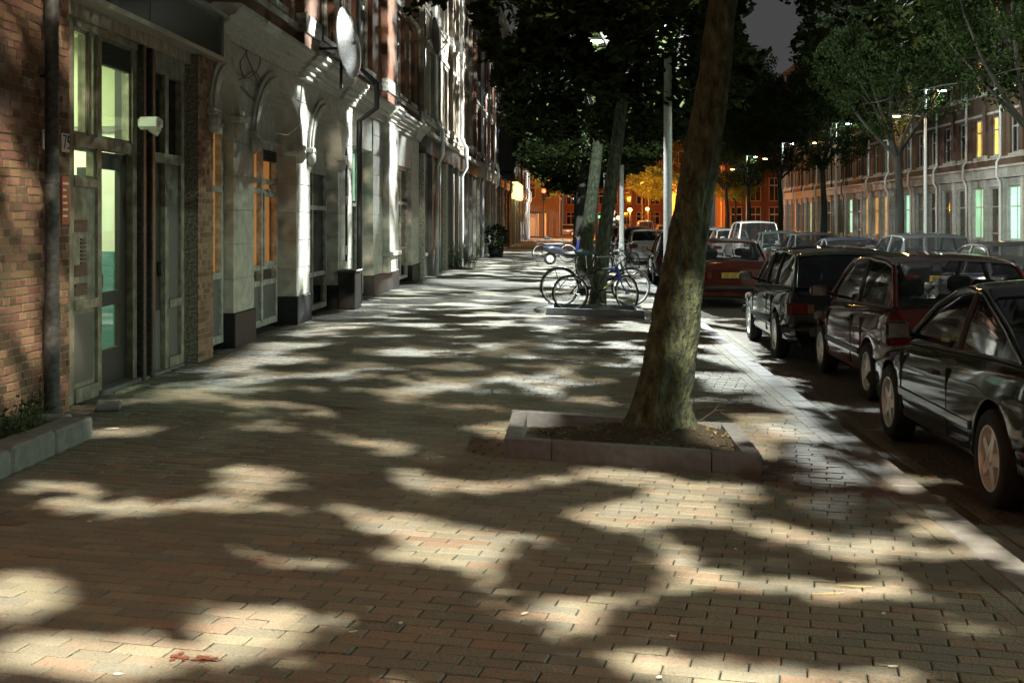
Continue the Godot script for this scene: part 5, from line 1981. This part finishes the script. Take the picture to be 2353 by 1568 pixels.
func build_cars() -> void:
	var y := ROAD + 0.002
	var near := "cars parked along the near kerb"
	make_car("black coupe with bright five spoke alloy wheels beside the kerb", Vector3(3.42, y, -9.75), M.car_black, {"kind": "coupe", "l": 4.25, "w": 1.72, "h": 1.33, "wb": 2.62, "belt": 0.88, "wr": 0.305, "cowl": 1.2, "screen": 2.0, "roof_end": 1.5, "rear": 0.5, "quarter": 1.2, "pillars": [0.35], "seams": [-0.85, 0.42], "dark_bumper": false, "group": near, "moulding": false})
	make_car("maroon hatchback with a black wide rear window", Vector3(3.72, y, -14.7), M.car_maroon, {"l": 3.9, "w": 1.62, "h": 1.42, "wb": 2.44, "belt": 0.92, "wr": 0.285, "cowl": 0.95, "screen": 1.65, "roof_end": 0.45, "rear": 0.08, "rim": "twelve", "quarter": 1.45, "group": near, "plate": "XF-SH-24", "glass": M.car_glass})
	make_car("black estate car with dark windows behind the maroon hatchback", Vector3(3.5, y, -19.0), M.car_black, {"l": 4.2, "w": 1.7, "h": 1.41, "wb": 2.5, "belt": 0.91, "cowl": 1.05, "screen": 1.75, "roof_end": 0.4, "rear": 0.06, "quarter": 1.7, "pillars": [0.0, 0.8], "group": near, "glass": M.dark_pane})
	make_car("bright red boxy sedan with a yellow number plate", Vector3(3.32, y, -29.6), M.car_red, {"kind": "sedan", "soft": 0.3, "l": 4.3, "w": 1.66, "h": 1.38, "wb": 2.55, "belt": 0.93, "cowl": 1.25, "screen": 1.95, "roof_end": 1.3, "rear": 0.72, "quarter": 1.0, "roof_w": 0.76, "group": near, "plate": "SF-ST-1", "plate_y": 0.62, "tail_y": 0.58, "tail_h": 0.17})
	make_car("dark grey hatchback half hidden behind the leaning tree", Vector3(3.15, y, -39.2), M.car_grey, {"l": 4.0, "w": 1.68, "h": 1.46, "group": near})
	make_car("silver sedan with red tail lamps beyond the bicycles", Vector3(3.3, y, -58.6), M.car_silver, {"kind": "sedan", "l": 4.4, "w": 1.72, "h": 1.43, "wb": 2.65, "belt": 0.93, "cowl": 1.15, "screen": 1.9, "roof_end": 1.25, "rear": 0.6, "quarter": 1.15, "group": near, "tail_y": 0.66, "tail_h": 0.2, "dark_bumper": false})
	make_car("dark green hatchback parked in front of the silver sedan", Vector3(3.2, y, -65.5), M.car_green, {"l": 4.0, "h": 1.52, "group": near})
	var kinds := [["black estate", M.car_black, {"l": 4.3, "h": 1.48, "roof_end": 0.4, "rear": 0.06, "belt": 0.92}], ["white hatchback", M.car_white, {"l": 3.9, "h": 1.45}], ["grey sedan", M.car_grey, {"kind": "sedan", "l": 4.4, "h": 1.42, "cowl": 1.15, "screen": 1.9, "roof_end": 1.25, "rear": 0.6}], ["pale silver van", M.car_silver, {"l": 4.4, "h": 1.85, "w": 1.8, "belt": 1.05, "roof_end": 0.25, "rear": 0.03, "cowl": 0.7, "screen": 1.2}]]
	var places := [["third in line past the silver sedan", 0], ["by the far street lamp", 2], ["near the crossing, tinted orange", 1], ["last before the crossing", 3]]
	for k in 4:
		var q: Array = kinds[places[k][1]]
		var d: Dictionary = q[2].duplicate()
		d.group = near
		make_car(q[0] + " at the near kerb " + places[k][0], Vector3(3.2 + 0.05 * (k % 2), y, -73.0 - 9.5 * k), q[1], d)
	var mid := "cars parked in the middle of the street"
	make_car("black sedan with a red tail lamp in the middle row", Vector3(7.15, y, -22.4), M.car_black, {"kind": "sedan", "l": 4.4, "w": 1.74, "h": 1.43, "wb": 2.65, "belt": 0.93, "cowl": 1.15, "screen": 1.9, "roof_end": 1.2, "rear": 0.6, "quarter": 1.2, "group": mid, "tail_y": 0.68})
	make_car("dark grey compact car with a pale roof edge in the middle row", Vector3(7.1, y, -28.0), M.car_grey, {"l": 4.0, "w": 1.7, "h": 1.52, "belt": 0.95, "roof_end": 0.5, "group": mid})
	make_car("black coupe with rounded roof in the middle row", Vector3(7.0, y, -34.6), M.car_navy, {"kind": "coupe", "l": 4.3, "w": 1.74, "h": 1.36, "wb": 2.6, "cowl": 1.2, "screen": 2.0, "roof_end": 1.4, "rear": 0.5, "quarter": 1.2, "group": mid})
	make_car("black hatchback between two dark cars in the middle row", Vector3(7.05, y, -40.2), M.car_black, {"l": 3.9, "h": 1.44, "group": mid})
	make_car("dark green saloon with warm roof glint in the middle row", Vector3(7.0, y, -46.0), M.car_green, {"kind": "sedan", "l": 4.4, "h": 1.45, "cowl": 1.15, "screen": 1.9, "roof_end": 1.25, "rear": 0.6, "group": mid})
	make_car("tall off-road car with a pale roof in the middle row", Vector3(7.0, y, -52.5), M.car_white, {"l": 4.5, "w": 1.8, "h": 1.78, "wr": 0.34, "belt": 1.05, "roof_end": 0.3, "rear": 0.05, "cowl": 1.2, "screen": 1.75, "wb": 2.6, "group": mid})
	make_car("pale hatchback beyond the off-road car in the middle row", Vector3(6.9, y, -59.5), M.car_white, {"l": 3.9, "h": 1.46, "group": mid})
	make_car("silver estate beyond the pale hatchback in the middle row", Vector3(6.9, y, -66.0), M.car_silver, {"l": 4.4, "h": 1.5, "roof_end": 0.35, "rear": 0.05, "group": mid})
	make_car("grey car far down the middle row near the crossing", Vector3(6.9, y, -77.0), M.car_grey, {"l": 4.0, "h": 1.45, "group": mid})
	make_car("orange lit car standing at the crossing", Vector3(-1.0, y, -172.0), M.car_white, {"l": 4.2, "h": 1.45, "turn": PI / 2, "group": "cars at the crossing"})
	make_car("white van waiting at the crossing", Vector3(7.6, y, -138.0), M.car_white, {"l": 4.6, "h": 1.9, "w": 1.85, "belt": 1.05, "roof_end": 0.25, "rear": 0.03, "cowl": 0.7, "screen": 1.2, "group": "cars at the crossing"})
	make_car("silver car waiting at the crossing", Vector3(10.0, y, -146.0), M.car_silver, {"l": 4.2, "h": 1.45, "group": "cars at the crossing"})

# ---------------------------------------------------------------- two wheels
func bike_wheel(parent: Node3D, at: Vector3, r: float, turn := 0.0) -> void:
	var m := Mb.new()
	var p := []
	for k in 33:
		var a := TAU * k / 32.0
		p.append(Vector3(cos(a) * r, sin(a) * r, 0))
	m.tube(p, 0.017, 6, false)
	var o := part("wheel", m, M.rubber, parent)
	o.position = at
	o.rotation.y = turn
	m = Mb.new()
	p = []
	for k in 33:
		var a := TAU * k / 32.0
		p.append(Vector3(cos(a) * (r - 0.026), sin(a) * (r - 0.026), 0))
	m.tube(p, 0.011, 5, false)
	part("rim", m, M.alloy, o)
	m = Mb.new()
	for k in 28:
		var a := TAU * k / 28.0
		var b := a + 0.5 * (1 if k % 2 else -1)
		var z := 0.03 * (1 if k % 4 < 2 else -1)
		m.tube([Vector3(cos(b) * 0.02, sin(b) * 0.02, z), Vector3(cos(a) * (r - 0.03), sin(a) * (r - 0.03), 0)], 0.0018, 3, false)
	m.tube([Vector3(0, 0, -0.05), Vector3(0, 0, 0.05)], 0.02, 8)
	part("spokes", m, M.chrome, o)

func bicycle(label: String, at: Vector3, turn: float, lean: float, o: Dictionary) -> Node3D:
	var t := thing("bicycle", label, "bicycle", at, turn, o.get("group", "bicycles parked by the trees"))
	t.rotation.z = 0
	t.rotation = Vector3(lean, turn, 0)
	var r: float = o.get("r", 0.335)
	var wb: float = o.get("wb", 1.06)
	var paint: Material = o.get("paint", M.bike_black)
	bike_wheel(t, Vector3(0, r, 0), r)
	bike_wheel(t, Vector3(wb, r, 0), r, o.get("steer", 0.0))
	var bb := Vector3(0.44, 0.28, 0)
	var seat := Vector3(0.3, 0.78, 0)
	var head0 := Vector3(wb - 0.13, 0.62, 0)
	var head1 := Vector3(wb - 0.19, 0.82, 0)
	var m := Mb.new()
	m.tube([bb, head0], 0.02, 8)
	m.tube([bb, seat], 0.017, 8)
	if o.get("low", false): m.tube([bb.lerp(seat, 0.45), head0 + Vector3(-0.02, 0.08, 0)], 0.017, 8)
	else: m.tube([seat + Vector3(0.02, -0.06, 0), head1 + Vector3(0, -0.04, 0)], 0.018, 8)
	for s in [-0.05, 0.05]:
		m.tube([Vector3(0, r, s), bb + Vector3(0, 0, s * 0.4)], 0.009, 6)
		m.tube([Vector3(0, r, s), seat + Vector3(0.01, -0.08, s * 0.2)], 0.008, 6)
	m.tube([head0, head1], 0.022, 8)
	part("frame", m, paint, t)
	m = Mb.new()
	for s in [-0.05, 0.05]:
		m.tube([head0 + Vector3(0, -0.02, s * 0.6), head0 + Vector3(0.04, -0.14, s), Vector3(wb, r, s)], 0.012, 6)
	part("fork", m, o.get("fork", paint), t)
	if o.get("stripe"):
		m = Mb.new()
		m.tube([head0 + Vector3(0, -0.03, 0), head1], 0.027, 8)
		m.tube([head0, bb.lerp(head0, 0.62)], 0.024, 8)
		m.tube([head1 + Vector3(0, -0.04, 0), head1.lerp(seat, 0.3) + Vector3(0, -0.045, 0)], 0.022, 8)
		part("head_tube", m, M.bike_blue, t)
		m = Mb.new()
		m.tube([bb.lerp(head0, 0.35) + Vector3(0, 0, 0.016), bb.lerp(head0, 0.8) + Vector3(0, 0, 0.02)], 0.013, 6)
		part("frame_stripe", m, M.bike_yellow, t)
	m = Mb.new()
	var st: float = o.get("steer", 0.0)
	var hb := head1 + Vector3(-0.03, o.get("bar", 0.14), 0)
	m.tube([head1, hb], 0.013, 6)
	var dx := Vector3(sin(st), 0, cos(st)) * 0.28
	m.tube([hb - dx + Vector3(-0.1, 0.03, 0), hb - dx * 0.6 + Vector3(0.02, 0.04, 0), hb, hb + dx * 0.6 + Vector3(0.02, 0.04, 0), hb + dx + Vector3(-0.1, 0.03, 0)], 0.012, 6)
	part("handlebar", m, M.chrome, t)
	m = Mb.new()
	m.tube([seat, seat + Vector3(-0.03, o.get("post", 0.14), 0)], 0.013, 6)
	part("seat_post", m, M.chrome, t)
	m = Mb.new()
	var sp := seat + Vector3(-0.05, o.get("post", 0.14) + 0.03, 0)
	m.ball(sp + Vector3(-0.04, 0.01, 0), Vector3(0.14, 0.06, 0.1), 14, 8)
	m.ball(sp + Vector3(0.08, 0.0, 0), Vector3(0.12, 0.03, 0.04), 12, 8)
	part("saddle", m, o.get("saddle", M.plastic), t)
	m = Mb.new()
	m.lathe([Vector2(0.0, 0.03), Vector2(0.085, 0.03), Vector2(0.09, 0.026), Vector2(0.0, 0.024)], Transform3D(Basis(Vector3.RIGHT, PI / 2), bb + Vector3(0, 0, 0.03)), 18)
	m.tube([bb + Vector3(0, 0, 0.07), bb + Vector3(0.1, -0.14, 0.07)], 0.009, 6)
	m.tube([bb + Vector3(0, 0, -0.08), bb + Vector3(0, 0, 0.08)], 0.018, 8)
	m.tube([bb + Vector3(0, 0, -0.07), bb + Vector3(-0.1, 0.14, -0.07)], 0.009, 6)
	m.bbox(bb + Vector3(0.06, -0.155, 0.07), bb + Vector3(0.15, -0.13, 0.15), 0.006)
	m.bbox(bb + Vector3(-0.14, 0.13, -0.15), bb + Vector3(-0.05, 0.155, -0.07), 0.006)
	part("crank", m, M.steel, t)
	if o.get("carrier", true):
		m = Mb.new()
		for s in [-0.06, 0.06]:
			m.tube([Vector3(0.26, 0.74, s), Vector3(-0.2, 0.74, s)], 0.006, 5)
			m.tube([Vector3(-0.1, 0.74, s), Vector3(0, r, s)], 0.006, 5)
		for k in 4: m.tube([Vector3(0.2 - 0.12 * k, 0.74, -0.06), Vector3(0.2 - 0.12 * k, 0.74, 0.06)], 0.005, 5)
		part("carrier", m, M.bike_black, t)
		var fender := Mb.new()
		var rows := []
		for k in 15:
			var a := lerpf(0.1, PI + 0.3, k / 14.0)
			var row := []
			for q in [[-0.028, r + 0.018], [0.0, r + 0.034], [0.028, r + 0.018]]:
				row.append(Vector3(cos(a) * q[1], r + sin(a) * q[1], q[0]))
			rows.append(row)
		fender.grid(rows)
		part("mudguard", fender, M.bike_black, t)
	return t

func scooter(label: String, at: Vector3, turn: float) -> void:
	var t := thing("scooter", label, "scooter", at, turn, "scooters parked by the trees")
	for x in [0.0, 1.25]:
		var m := Mb.new()
		m.lathe([Vector2(0.13, -0.05), Vector2(0.2, -0.055), Vector2(0.235, -0.02), Vector2(0.235, 0.02), Vector2(0.2, 0.055), Vector2(0.13, 0.05)], Transform3D(Basis(Vector3.RIGHT, PI / 2), Vector3(x, 0.235, 0)), 22)
		var o := part("wheel", m, M.rubber, t)
		m = Mb.new()
		m.lathe([Vector2(0.0, 0.045), Vector2(0.05, 0.045), Vector2(0.125, 0.03), Vector2(0.13, 0.045)], Transform3D(Basis(Vector3.RIGHT, PI / 2), Vector3(x, 0.235, 0)), 18)
		part("rim", m, M.alloy, o)
	var m := Mb.new()
	var rows := []
	for q in [[-0.28, 0.66, 0.08, 0.1], [-0.15, 0.62, 0.13, 0.14], [0.1, 0.58, 0.16, 0.17], [0.4, 0.52, 0.17, 0.15], [0.62, 0.34, 0.1, 0.16], [0.9, 0.27, 0.04, 0.16]]:
		var row := []
		for k in 12:
			var a := -TAU * k / 12.0
			row.append(Vector3(q[0], q[1] + q[2] * sin(a), q[3] * cos(a)))
		rows.append(row)
	m.grid(rows, true)
	part("body", m, M.car_navy, t)
	m = Mb.new()
	m.bbox(Vector3(-0.25, 0.72, -0.12), Vector3(0.5, 0.8, 0.12), 0.035)
	part("seat", m, M.plastic, t)
	m = Mb.new()
	rows = []
	for q in [[0.86, 0.28, 0.14], [0.95, 0.5, 0.18], [1.0, 0.75, 0.2], [1.03, 0.95, 0.15]]:
		var row := []
		for k in 7:
			var u := k / 6.0 * 2 - 1
			row.append(Vector3(q[0] + 0.09 * (1 - u * u), q[1], u * q[2]))
		rows.append(row)
	m.grid(rows)
	part("leg_shield", m, M.bike_blue, t)
	m = Mb.new()
	for s in [-0.07, 0.07]: m.tube([Vector3(1.25, 0.24, s), Vector3(1.08, 0.75, s * 0.6)], 0.02, 6)
	m.tube([Vector3(1.08, 0.7, 0), Vector3(1.0, 1.05, 0)], 0.025, 6)
	m.tube([Vector3(0.93, 1.06, -0.32), Vector3(1.0, 1.04, 0), Vector3(0.93, 1.06, 0.32)], 0.016, 6)
	part("handlebar", m, M.chrome, t)
	m = Mb.new()
	m.ball(Vector3(1.09, 0.98, 0), Vector3(0.06, 0.08, 0.08))
	part("head_lamp", m, M.lens_glass, t)
	for s in [-1.0, 1.0]:
		m = Mb.new()
		m.tube([Vector3(0.98, 1.06, s * 0.22), Vector3(0.94, 1.2, s * 0.3)], 0.007, 5)
		m.ball(Vector3(0.94, 1.22, s * 0.32), Vector3(0.02, 0.045, 0.07))
		part("mirror", m, M.plastic, t)
	m = Mb.new()
	m.ball(Vector3(1.25, 0.4, 0), Vector3(0.22, 0.09, 0.07))
	part("mudguard", m, M.bike_blue, t)

func build_bikes() -> void:
	bicycle("blue and black mountain bike with yellow stripe and teal saddle leaning on the slim tree", Vector3(0.0, gy(0), -24.35), 0.06, 0.07, {"paint": M.bike_black, "fork": M.bike_blue, "stripe": true, "r": 0.32, "wb": 1.02, "steer": -1.0, "carrier": false, "saddle": M.saddle_teal, "post": 0.24})
	bicycle("tall black city bicycle with thin wheels and a rear carrier", Vector3(-0.2, gy(0), -25.9), 0.03, -0.05, {"r": 0.36, "wb": 1.36, "low": true, "post": 0.16, "bar": 0.22})
	scooter("dark blue scooter with bright blue leg shield parked under the trees", Vector3(-0.75, gy(-0.7), -50.2), 0.12)
	bicycle("dark bicycle standing behind the blue scooter", Vector3(-1.15, gy(-1), -53.4), 0.1, 0.05, {"r": 0.35})
	bicycle("black bicycle with its front wheel by the street lamp past the second tree", Vector3(0.95, gy(1), -40.5), 0.5, 0.06, {"r": 0.35, "steer": 0.4})
	bicycle("black bicycle standing against the patched tree trunk", Vector3(0.5, gy(0.5), -44.3), 0.3, 0.08, {"r": 0.35})

# ---------------------------------------------------------------- small things
func dish(label: String, at: Vector3, r: float, face: Vector3) -> void:
	var t := thing("satellite_dish", label, "satellite dish", at, 0.0, "satellite dishes on the near fronts")
	var b := Basis.looking_at(face, Vector3.UP) * Basis(Vector3.RIGHT, -PI / 2)
	var m := Mb.new()
	var prof := []
	for k in 9:
		var f := k / 8.0
		prof.append(Vector2(r * f, 0.16 * r * f * f))
	m.lathe(prof, Transform3D(b.scaled_local(Vector3(0.9, 1, 1)), Vector3.ZERO), 28)
	part("reflector", m, M.dish, t)
	m = Mb.new()
	m.lathe([Vector2(r, 0.16 * r - 0.012), Vector2(r * 1.02, 0.16 * r), Vector2(r, 0.16 * r + 0.012), Vector2(r * 0.985, 0.16 * r)], Transform3D(b.scaled_local(Vector3(0.9, 1, 1)), Vector3.ZERO), 28)
	part("rim", m, M.dish_rim, t)
	m = Mb.new()
	var feed: Vector3 = b * Vector3(0, 0.75 * r, 0) + Vector3(0, -0.3 * r, 0)
	m.tube([Vector3(0, -r * 0.98, 0) + b * Vector3(0, 0.16 * r, 0), feed], 0.016, 6)
	m.tube([feed, feed + face * -0.12], 0.03, 8)
	part("feed_arm", m, M.dish_rim, t)
	m = Mb.new()
	m.tube([b * Vector3(0, -0.05, 0), Vector3(-0.2, -0.1, 0.02), Vector3(FRONT - 0.05 - at.x, -0.12, 0.05)], 0.024, 6)
	m.tube([Vector3(-0.2, -0.75, 0.02), Vector3(-0.2, 0.7, 0.02)], 0.024, 6)
	part("wall_bracket", m, M.black_pipe, t)

func weeds(m: Mb, at: Vector3, count: int, spread: float, height: float) -> void:
	for k in count:
		var a := rng.randf() * TAU
		var p := at + Vector3(cos(a), 0, sin(a)) * spread * sqrt(rng.randf())
		var h := height * rng.randf_range(0.4, 1.1)
		var out := Vector3(cos(a), 0, sin(a)) * rng.randf_range(0.05, 0.5) * h
		var tip := p + Vector3(0, h, 0) + out
		m.tube([p, p.lerp(tip, 0.5) + Vector3(0, 0.1 * h, 0), tip], [0.004, 0.003, 0.001], 3, false)
		for j in 7:
			var q := p.lerp(tip, 0.2 + 0.11 * j)
			var b := Basis.from_euler(Vector3(rng.randf_range(-0.7, 0.7), rng.randf() * TAU, rng.randf_range(-0.7, 0.7)))
			var s := rng.randf_range(0.012, 0.032)
			m.quad(q, q + b * Vector3(s * 0.5, 0.2 * s, s), q + b * Vector3(0, 0, 2 * s), q + b * Vector3(-s * 0.5, 0.2 * s, s))

func build_small_things() -> void:
	dish("large grey satellite dish on the cream plastered house", Vector3(-3.42, 4.45, -21.2), 0.56, Vector3(-0.97, -0.12, -0.2).normalized())
	dish("white satellite dish high on the brick front past the cream house", Vector3(-3.45, 6.25, -33.8), 0.5, Vector3(0.9, 0.1, -0.28).normalized())
	dish("small pale satellite dish far along the near house row", Vector3(-3.4, 6.4, -84.0), 0.5, Vector3(0.8, 0.1, 0.5).normalized())
	# loose cables on the plaster front
	var m := Mb.new()
	var x := FRONT + 0.03
	var loop := []
	for q in [[557, 70], [549, 85], [560, 100], [563, 80], [566, 115], [551, 145], [562, 178], [585, 168], [597, 140], [590, 110], [566, 118], [575, 150], [592, 190], [600, 220], [580, 225], [555, 200], [532, 192], [560, 178], [585, 165], [605, 200], [608, 215], [596, 222]]:
		loop.append(on_front(q[0], q[1], x))
	var c := Curve3D.new()
	for k in loop.size():
		var tan_: Vector3 = (loop[mini(k + 1, loop.size() - 1)] - loop[maxi(k - 1, 0)]) / 6.0
		c.add_point(loop[k], -tan_, tan_)
	m.tube(Array(c.tessellate(4, 4)), 0.008, 5)
	single("loose_cable", m, M.black_pipe, "tangled black cable hanging in loops on the cream plastered front", "cable")
	m = Mb.new()
	loop = []
	for q in [[693, 190], [690, 230], [686, 290], [660, 310], [635, 306]]: loop.append(on_front(q[0], q[1], x + 0.05))
	m.tube(loop, 0.006, 5)
	single("thin_wire", m, M.enamel_white, "thin pale wire drooping from the cornice beside the bright pilaster", "cable")
	# street cabinet
	var g := gy(-3.8)
	var t := thing("utility_cabinet", "dark brown utility cabinet standing against the cream front", "cabinet", Vector3(-3.88, g, -23.6))
	m = Mb.new()
	m.bbox(Vector3(-0.16, 0, -0.4), Vector3(0.14, 0.64, 0.3), 0.02)
	part("body", m, M.plinth, t)
	m = Mb.new()
	m.bbox(Vector3(-0.17, 0.64, -0.43), Vector3(0.165, 0.69, 0.33), 0.015)
	part("lid", m, M.steel, t)
	# raised bed at the foot of the brick wall
	t = thing("raised_bed", "raised bed edged with grey kerbstones at the foot of the brick wall", "flower bed", Vector3(-3.8, gy(-3.8), -8.5))
	for k in 4:
		m = Mb.new()
		m.bbox(Vector3(0.18, -0.1, -0.98 + k * 0.7), Vector3(0.4, 0.14 + 0.01 * (k % 2), -0.3 + k * 0.7 - 0.006), 0.018)
		part("edge_stone", m, M.kerb_stone, t)
	m = Mb.new()
	m.bbox(Vector3(-0.24, -0.1, -1.2), Vector3(0.17, 0.13, -0.99), 0.018)
	part("edge_stone", m, M.kerb_stone, t)
	m = Mb.new()
	m.box(Vector3(-0.24, 0, -0.99), Vector3(0.18, 0.08, 1.9))
	part("soil", m, M.soil, t)
	for q in [[-3.95, -8.3, "leafy weeds against the brick wall, in the bed's open end"], [-3.8, -8.7, "bushy weeds spilling over the kerbstone edge of the bed"], [-3.9, -9.15, "straggly weeds beside the rain pipe"]]:
		var w := Mb.new()
		weeds(w, Vector3.ZERO, 46, 0.24, 0.3)
		var o := single("weed_clump", w, M.weed, q[2], "plant", "weeds in the raised bed")
		o.position = Vector3(q[0], gy(q[0]) + 0.07, q[1])
	# shrubs by the house fronts
	var sh := Mb.new()
	weeds(sh, Vector3.ZERO, 150, 0.42, 1.15)
	var o2 := single("grassy_shrub", sh, M.weed, "feathery green shrub against the near house fronts", "shrub")
	o2.position = Vector3(-3.5, gy(-3.5), -44.0)
	t = thing("round_shrub", "dense black looking round shrub in a tub by the house fronts", "shrub", Vector3(-3.3, gy(-3.3), -60.0))
	m = Mb.new()
	m.lathe([Vector2(0.28, 0), Vector2(0.36, 0.4), Vector2(0.32, 0.42), Vector2(0.0, 0.4)], Transform3D.IDENTITY, 16)
	part("tub", m, M.plinth, t)
	m = Mb.new()
	for k in 900:
		var d := Vector3(rng.randfn(), rng.randfn(), rng.randfn()).normalized() * rng.randf_range(0.7, 1.0)
		var p := Vector3(0, 0.85, 0) + d * Vector3(0.58, 0.62, 0.58)
		var b := Basis.from_euler(Vector3(rng.randf() * TAU, rng.randf() * TAU, 0))
		m.tri(p + b * Vector3(-0.05, 0, 0), p + b * Vector3(0.05, 0, 0), p + b * Vector3(0, 0, 0.09))
	part("foliage", m, M.leaf0, t)
	# a broken twig by the planter
	m = Mb.new()
	m.tube([Vector3(0, 0.1, 0), Vector3(0.12, 0.13, 0.02), Vector3(0.22, 0.2, 0.0), Vector3(0.3, 0.21, 0.02)], [0.009, 0.008, 0.006, 0.003], 5)
	m.tube([Vector3(0.22, 0.2, 0), Vector3(0.27, 0.26, -0.02)], [0.005, 0.002], 4)
	m.tube([Vector3(0.25, 0.205, 0), Vector3(0.33, 0.15, 0.04)], [0.004, 0.002], 4)
	var tw := single("fallen_twig", m, M.far_bark, "forked bare twig sticking out behind the leaning tree", "twig")
	tw.position = Vector3(0.86, gy(0.9), -10.2)
	# stepping slab by the entrance
	m = Mb.new()
	m.bbox(Vector3(-0.1, 0, -0.2), Vector3(0.1, 0.05, 0.2), 0.015)
	var sl := single("loose_slab", m, M.kerb_stone, "broken grey slab lying beside the lit entrance", "slab")
	sl.position = Vector3(-3.78, gy(-3.8), -10.9)
	sl.rotation.y = 0.3
	# scraps, straws and spilt paint on the bricks
	for q in [[205, 1197, 9], [258, 984, 22], [1205, 1408, 9], [1690, 1260, 7], [2052, 1530, 8], [2030, 1408, 8], [2460, 1207, 10], [810, 1450, 8], [1545, 1460, 7], [920, 1430, 8], [270, 1548, 8], [1515, 1555, 9]]:
		var p := ground_at(q[0], q[1], 0.004)
		m = Mb.new()
		var s: float = q[2] * 0.0016
		var poly := []
		for k in 7:
			var a := TAU * k / 7.0
			poly.append(Vector2(cos(a) * s * 1.5, sin(a) * s * 0.8) * rng.randf_range(0.7, 1.2))
		m.prism(poly, Transform3D(Basis(Vector3.RIGHT, Vector3(0, 0, -1), Vector3.UP), Vector3(0, 0.002, 0)), 0.002)
		var pc := single("paper_scrap", m, M.paper, "small pale paper scrap lying on the brick pavement", "litter", "scraps on the pavement")
		pc.position = p
		pc.rotation.y = rng.randf() * TAU
	for q in [[1475, 1295], [1960, 1345], [2230, 1360], [1900, 1362], [1380, 1262], [2320, 1560], [1650, 1352]]:
		var p := ground_at(q[0], q[1], 0.006)
		m = Mb.new()
		m.tube([Vector3(-0.07, 0, 0), Vector3(0, 0.004, 0.012), Vector3(0.08, 0, 0)], 0.0016, 4)
		m.tube([Vector3(-0.02, 0.001, 0.01), Vector3(0.05, 0.004, 0.03)], 0.0013, 4)
		var st := single("straw", m, M.straw, "thin yellow straw lying on the brick pavement", "straw", "straws on the pavement")
		st.position = p
		st.rotation.y = rng.randf_range(-0.5, 0.5)
	for q in [[800, 1395, 60, 16, "rust red paint splash, the small one"], [410, 1508, 34, 20, "rust red paint blot with ragged rim"], [470, 1515, 70, 13, "long smear of rust red paint"], [585, 1283, 30, 12, "rust red paint spot between two bricks"]]:
		if q[0] == 800: continue
		var s := Mb.new()
		for j in 9:
			var cx: float = q[0] + rng.randf_range(-1, 1) * q[2] * 0.6
			var cy: float = q[1] + rng.randf_range(-1, 1) * q[3] * 0.5
			var size := rng.randf_range(0.12, 0.3)
			var poly := []
			var mid := ground_at(cx, cy) + Vector3(0, 0.0022, 0)
			for k in 9:
				var a := -TAU * k / 9.0
				poly.append(mid + Vector3(cos(a) * q[2] * size, 0, sin(a) * q[3] * size * 3.0) * 0.0016 * rng.randf_range(0.35, 1.3))
			for k in 9: s.tri(mid, poly[k], poly[(k + 1) % 9])
		single("paint_splash", s, M.rust_paint, q[4] + " on the brick pavement", "paint splash", "paint splashes on the pavement")
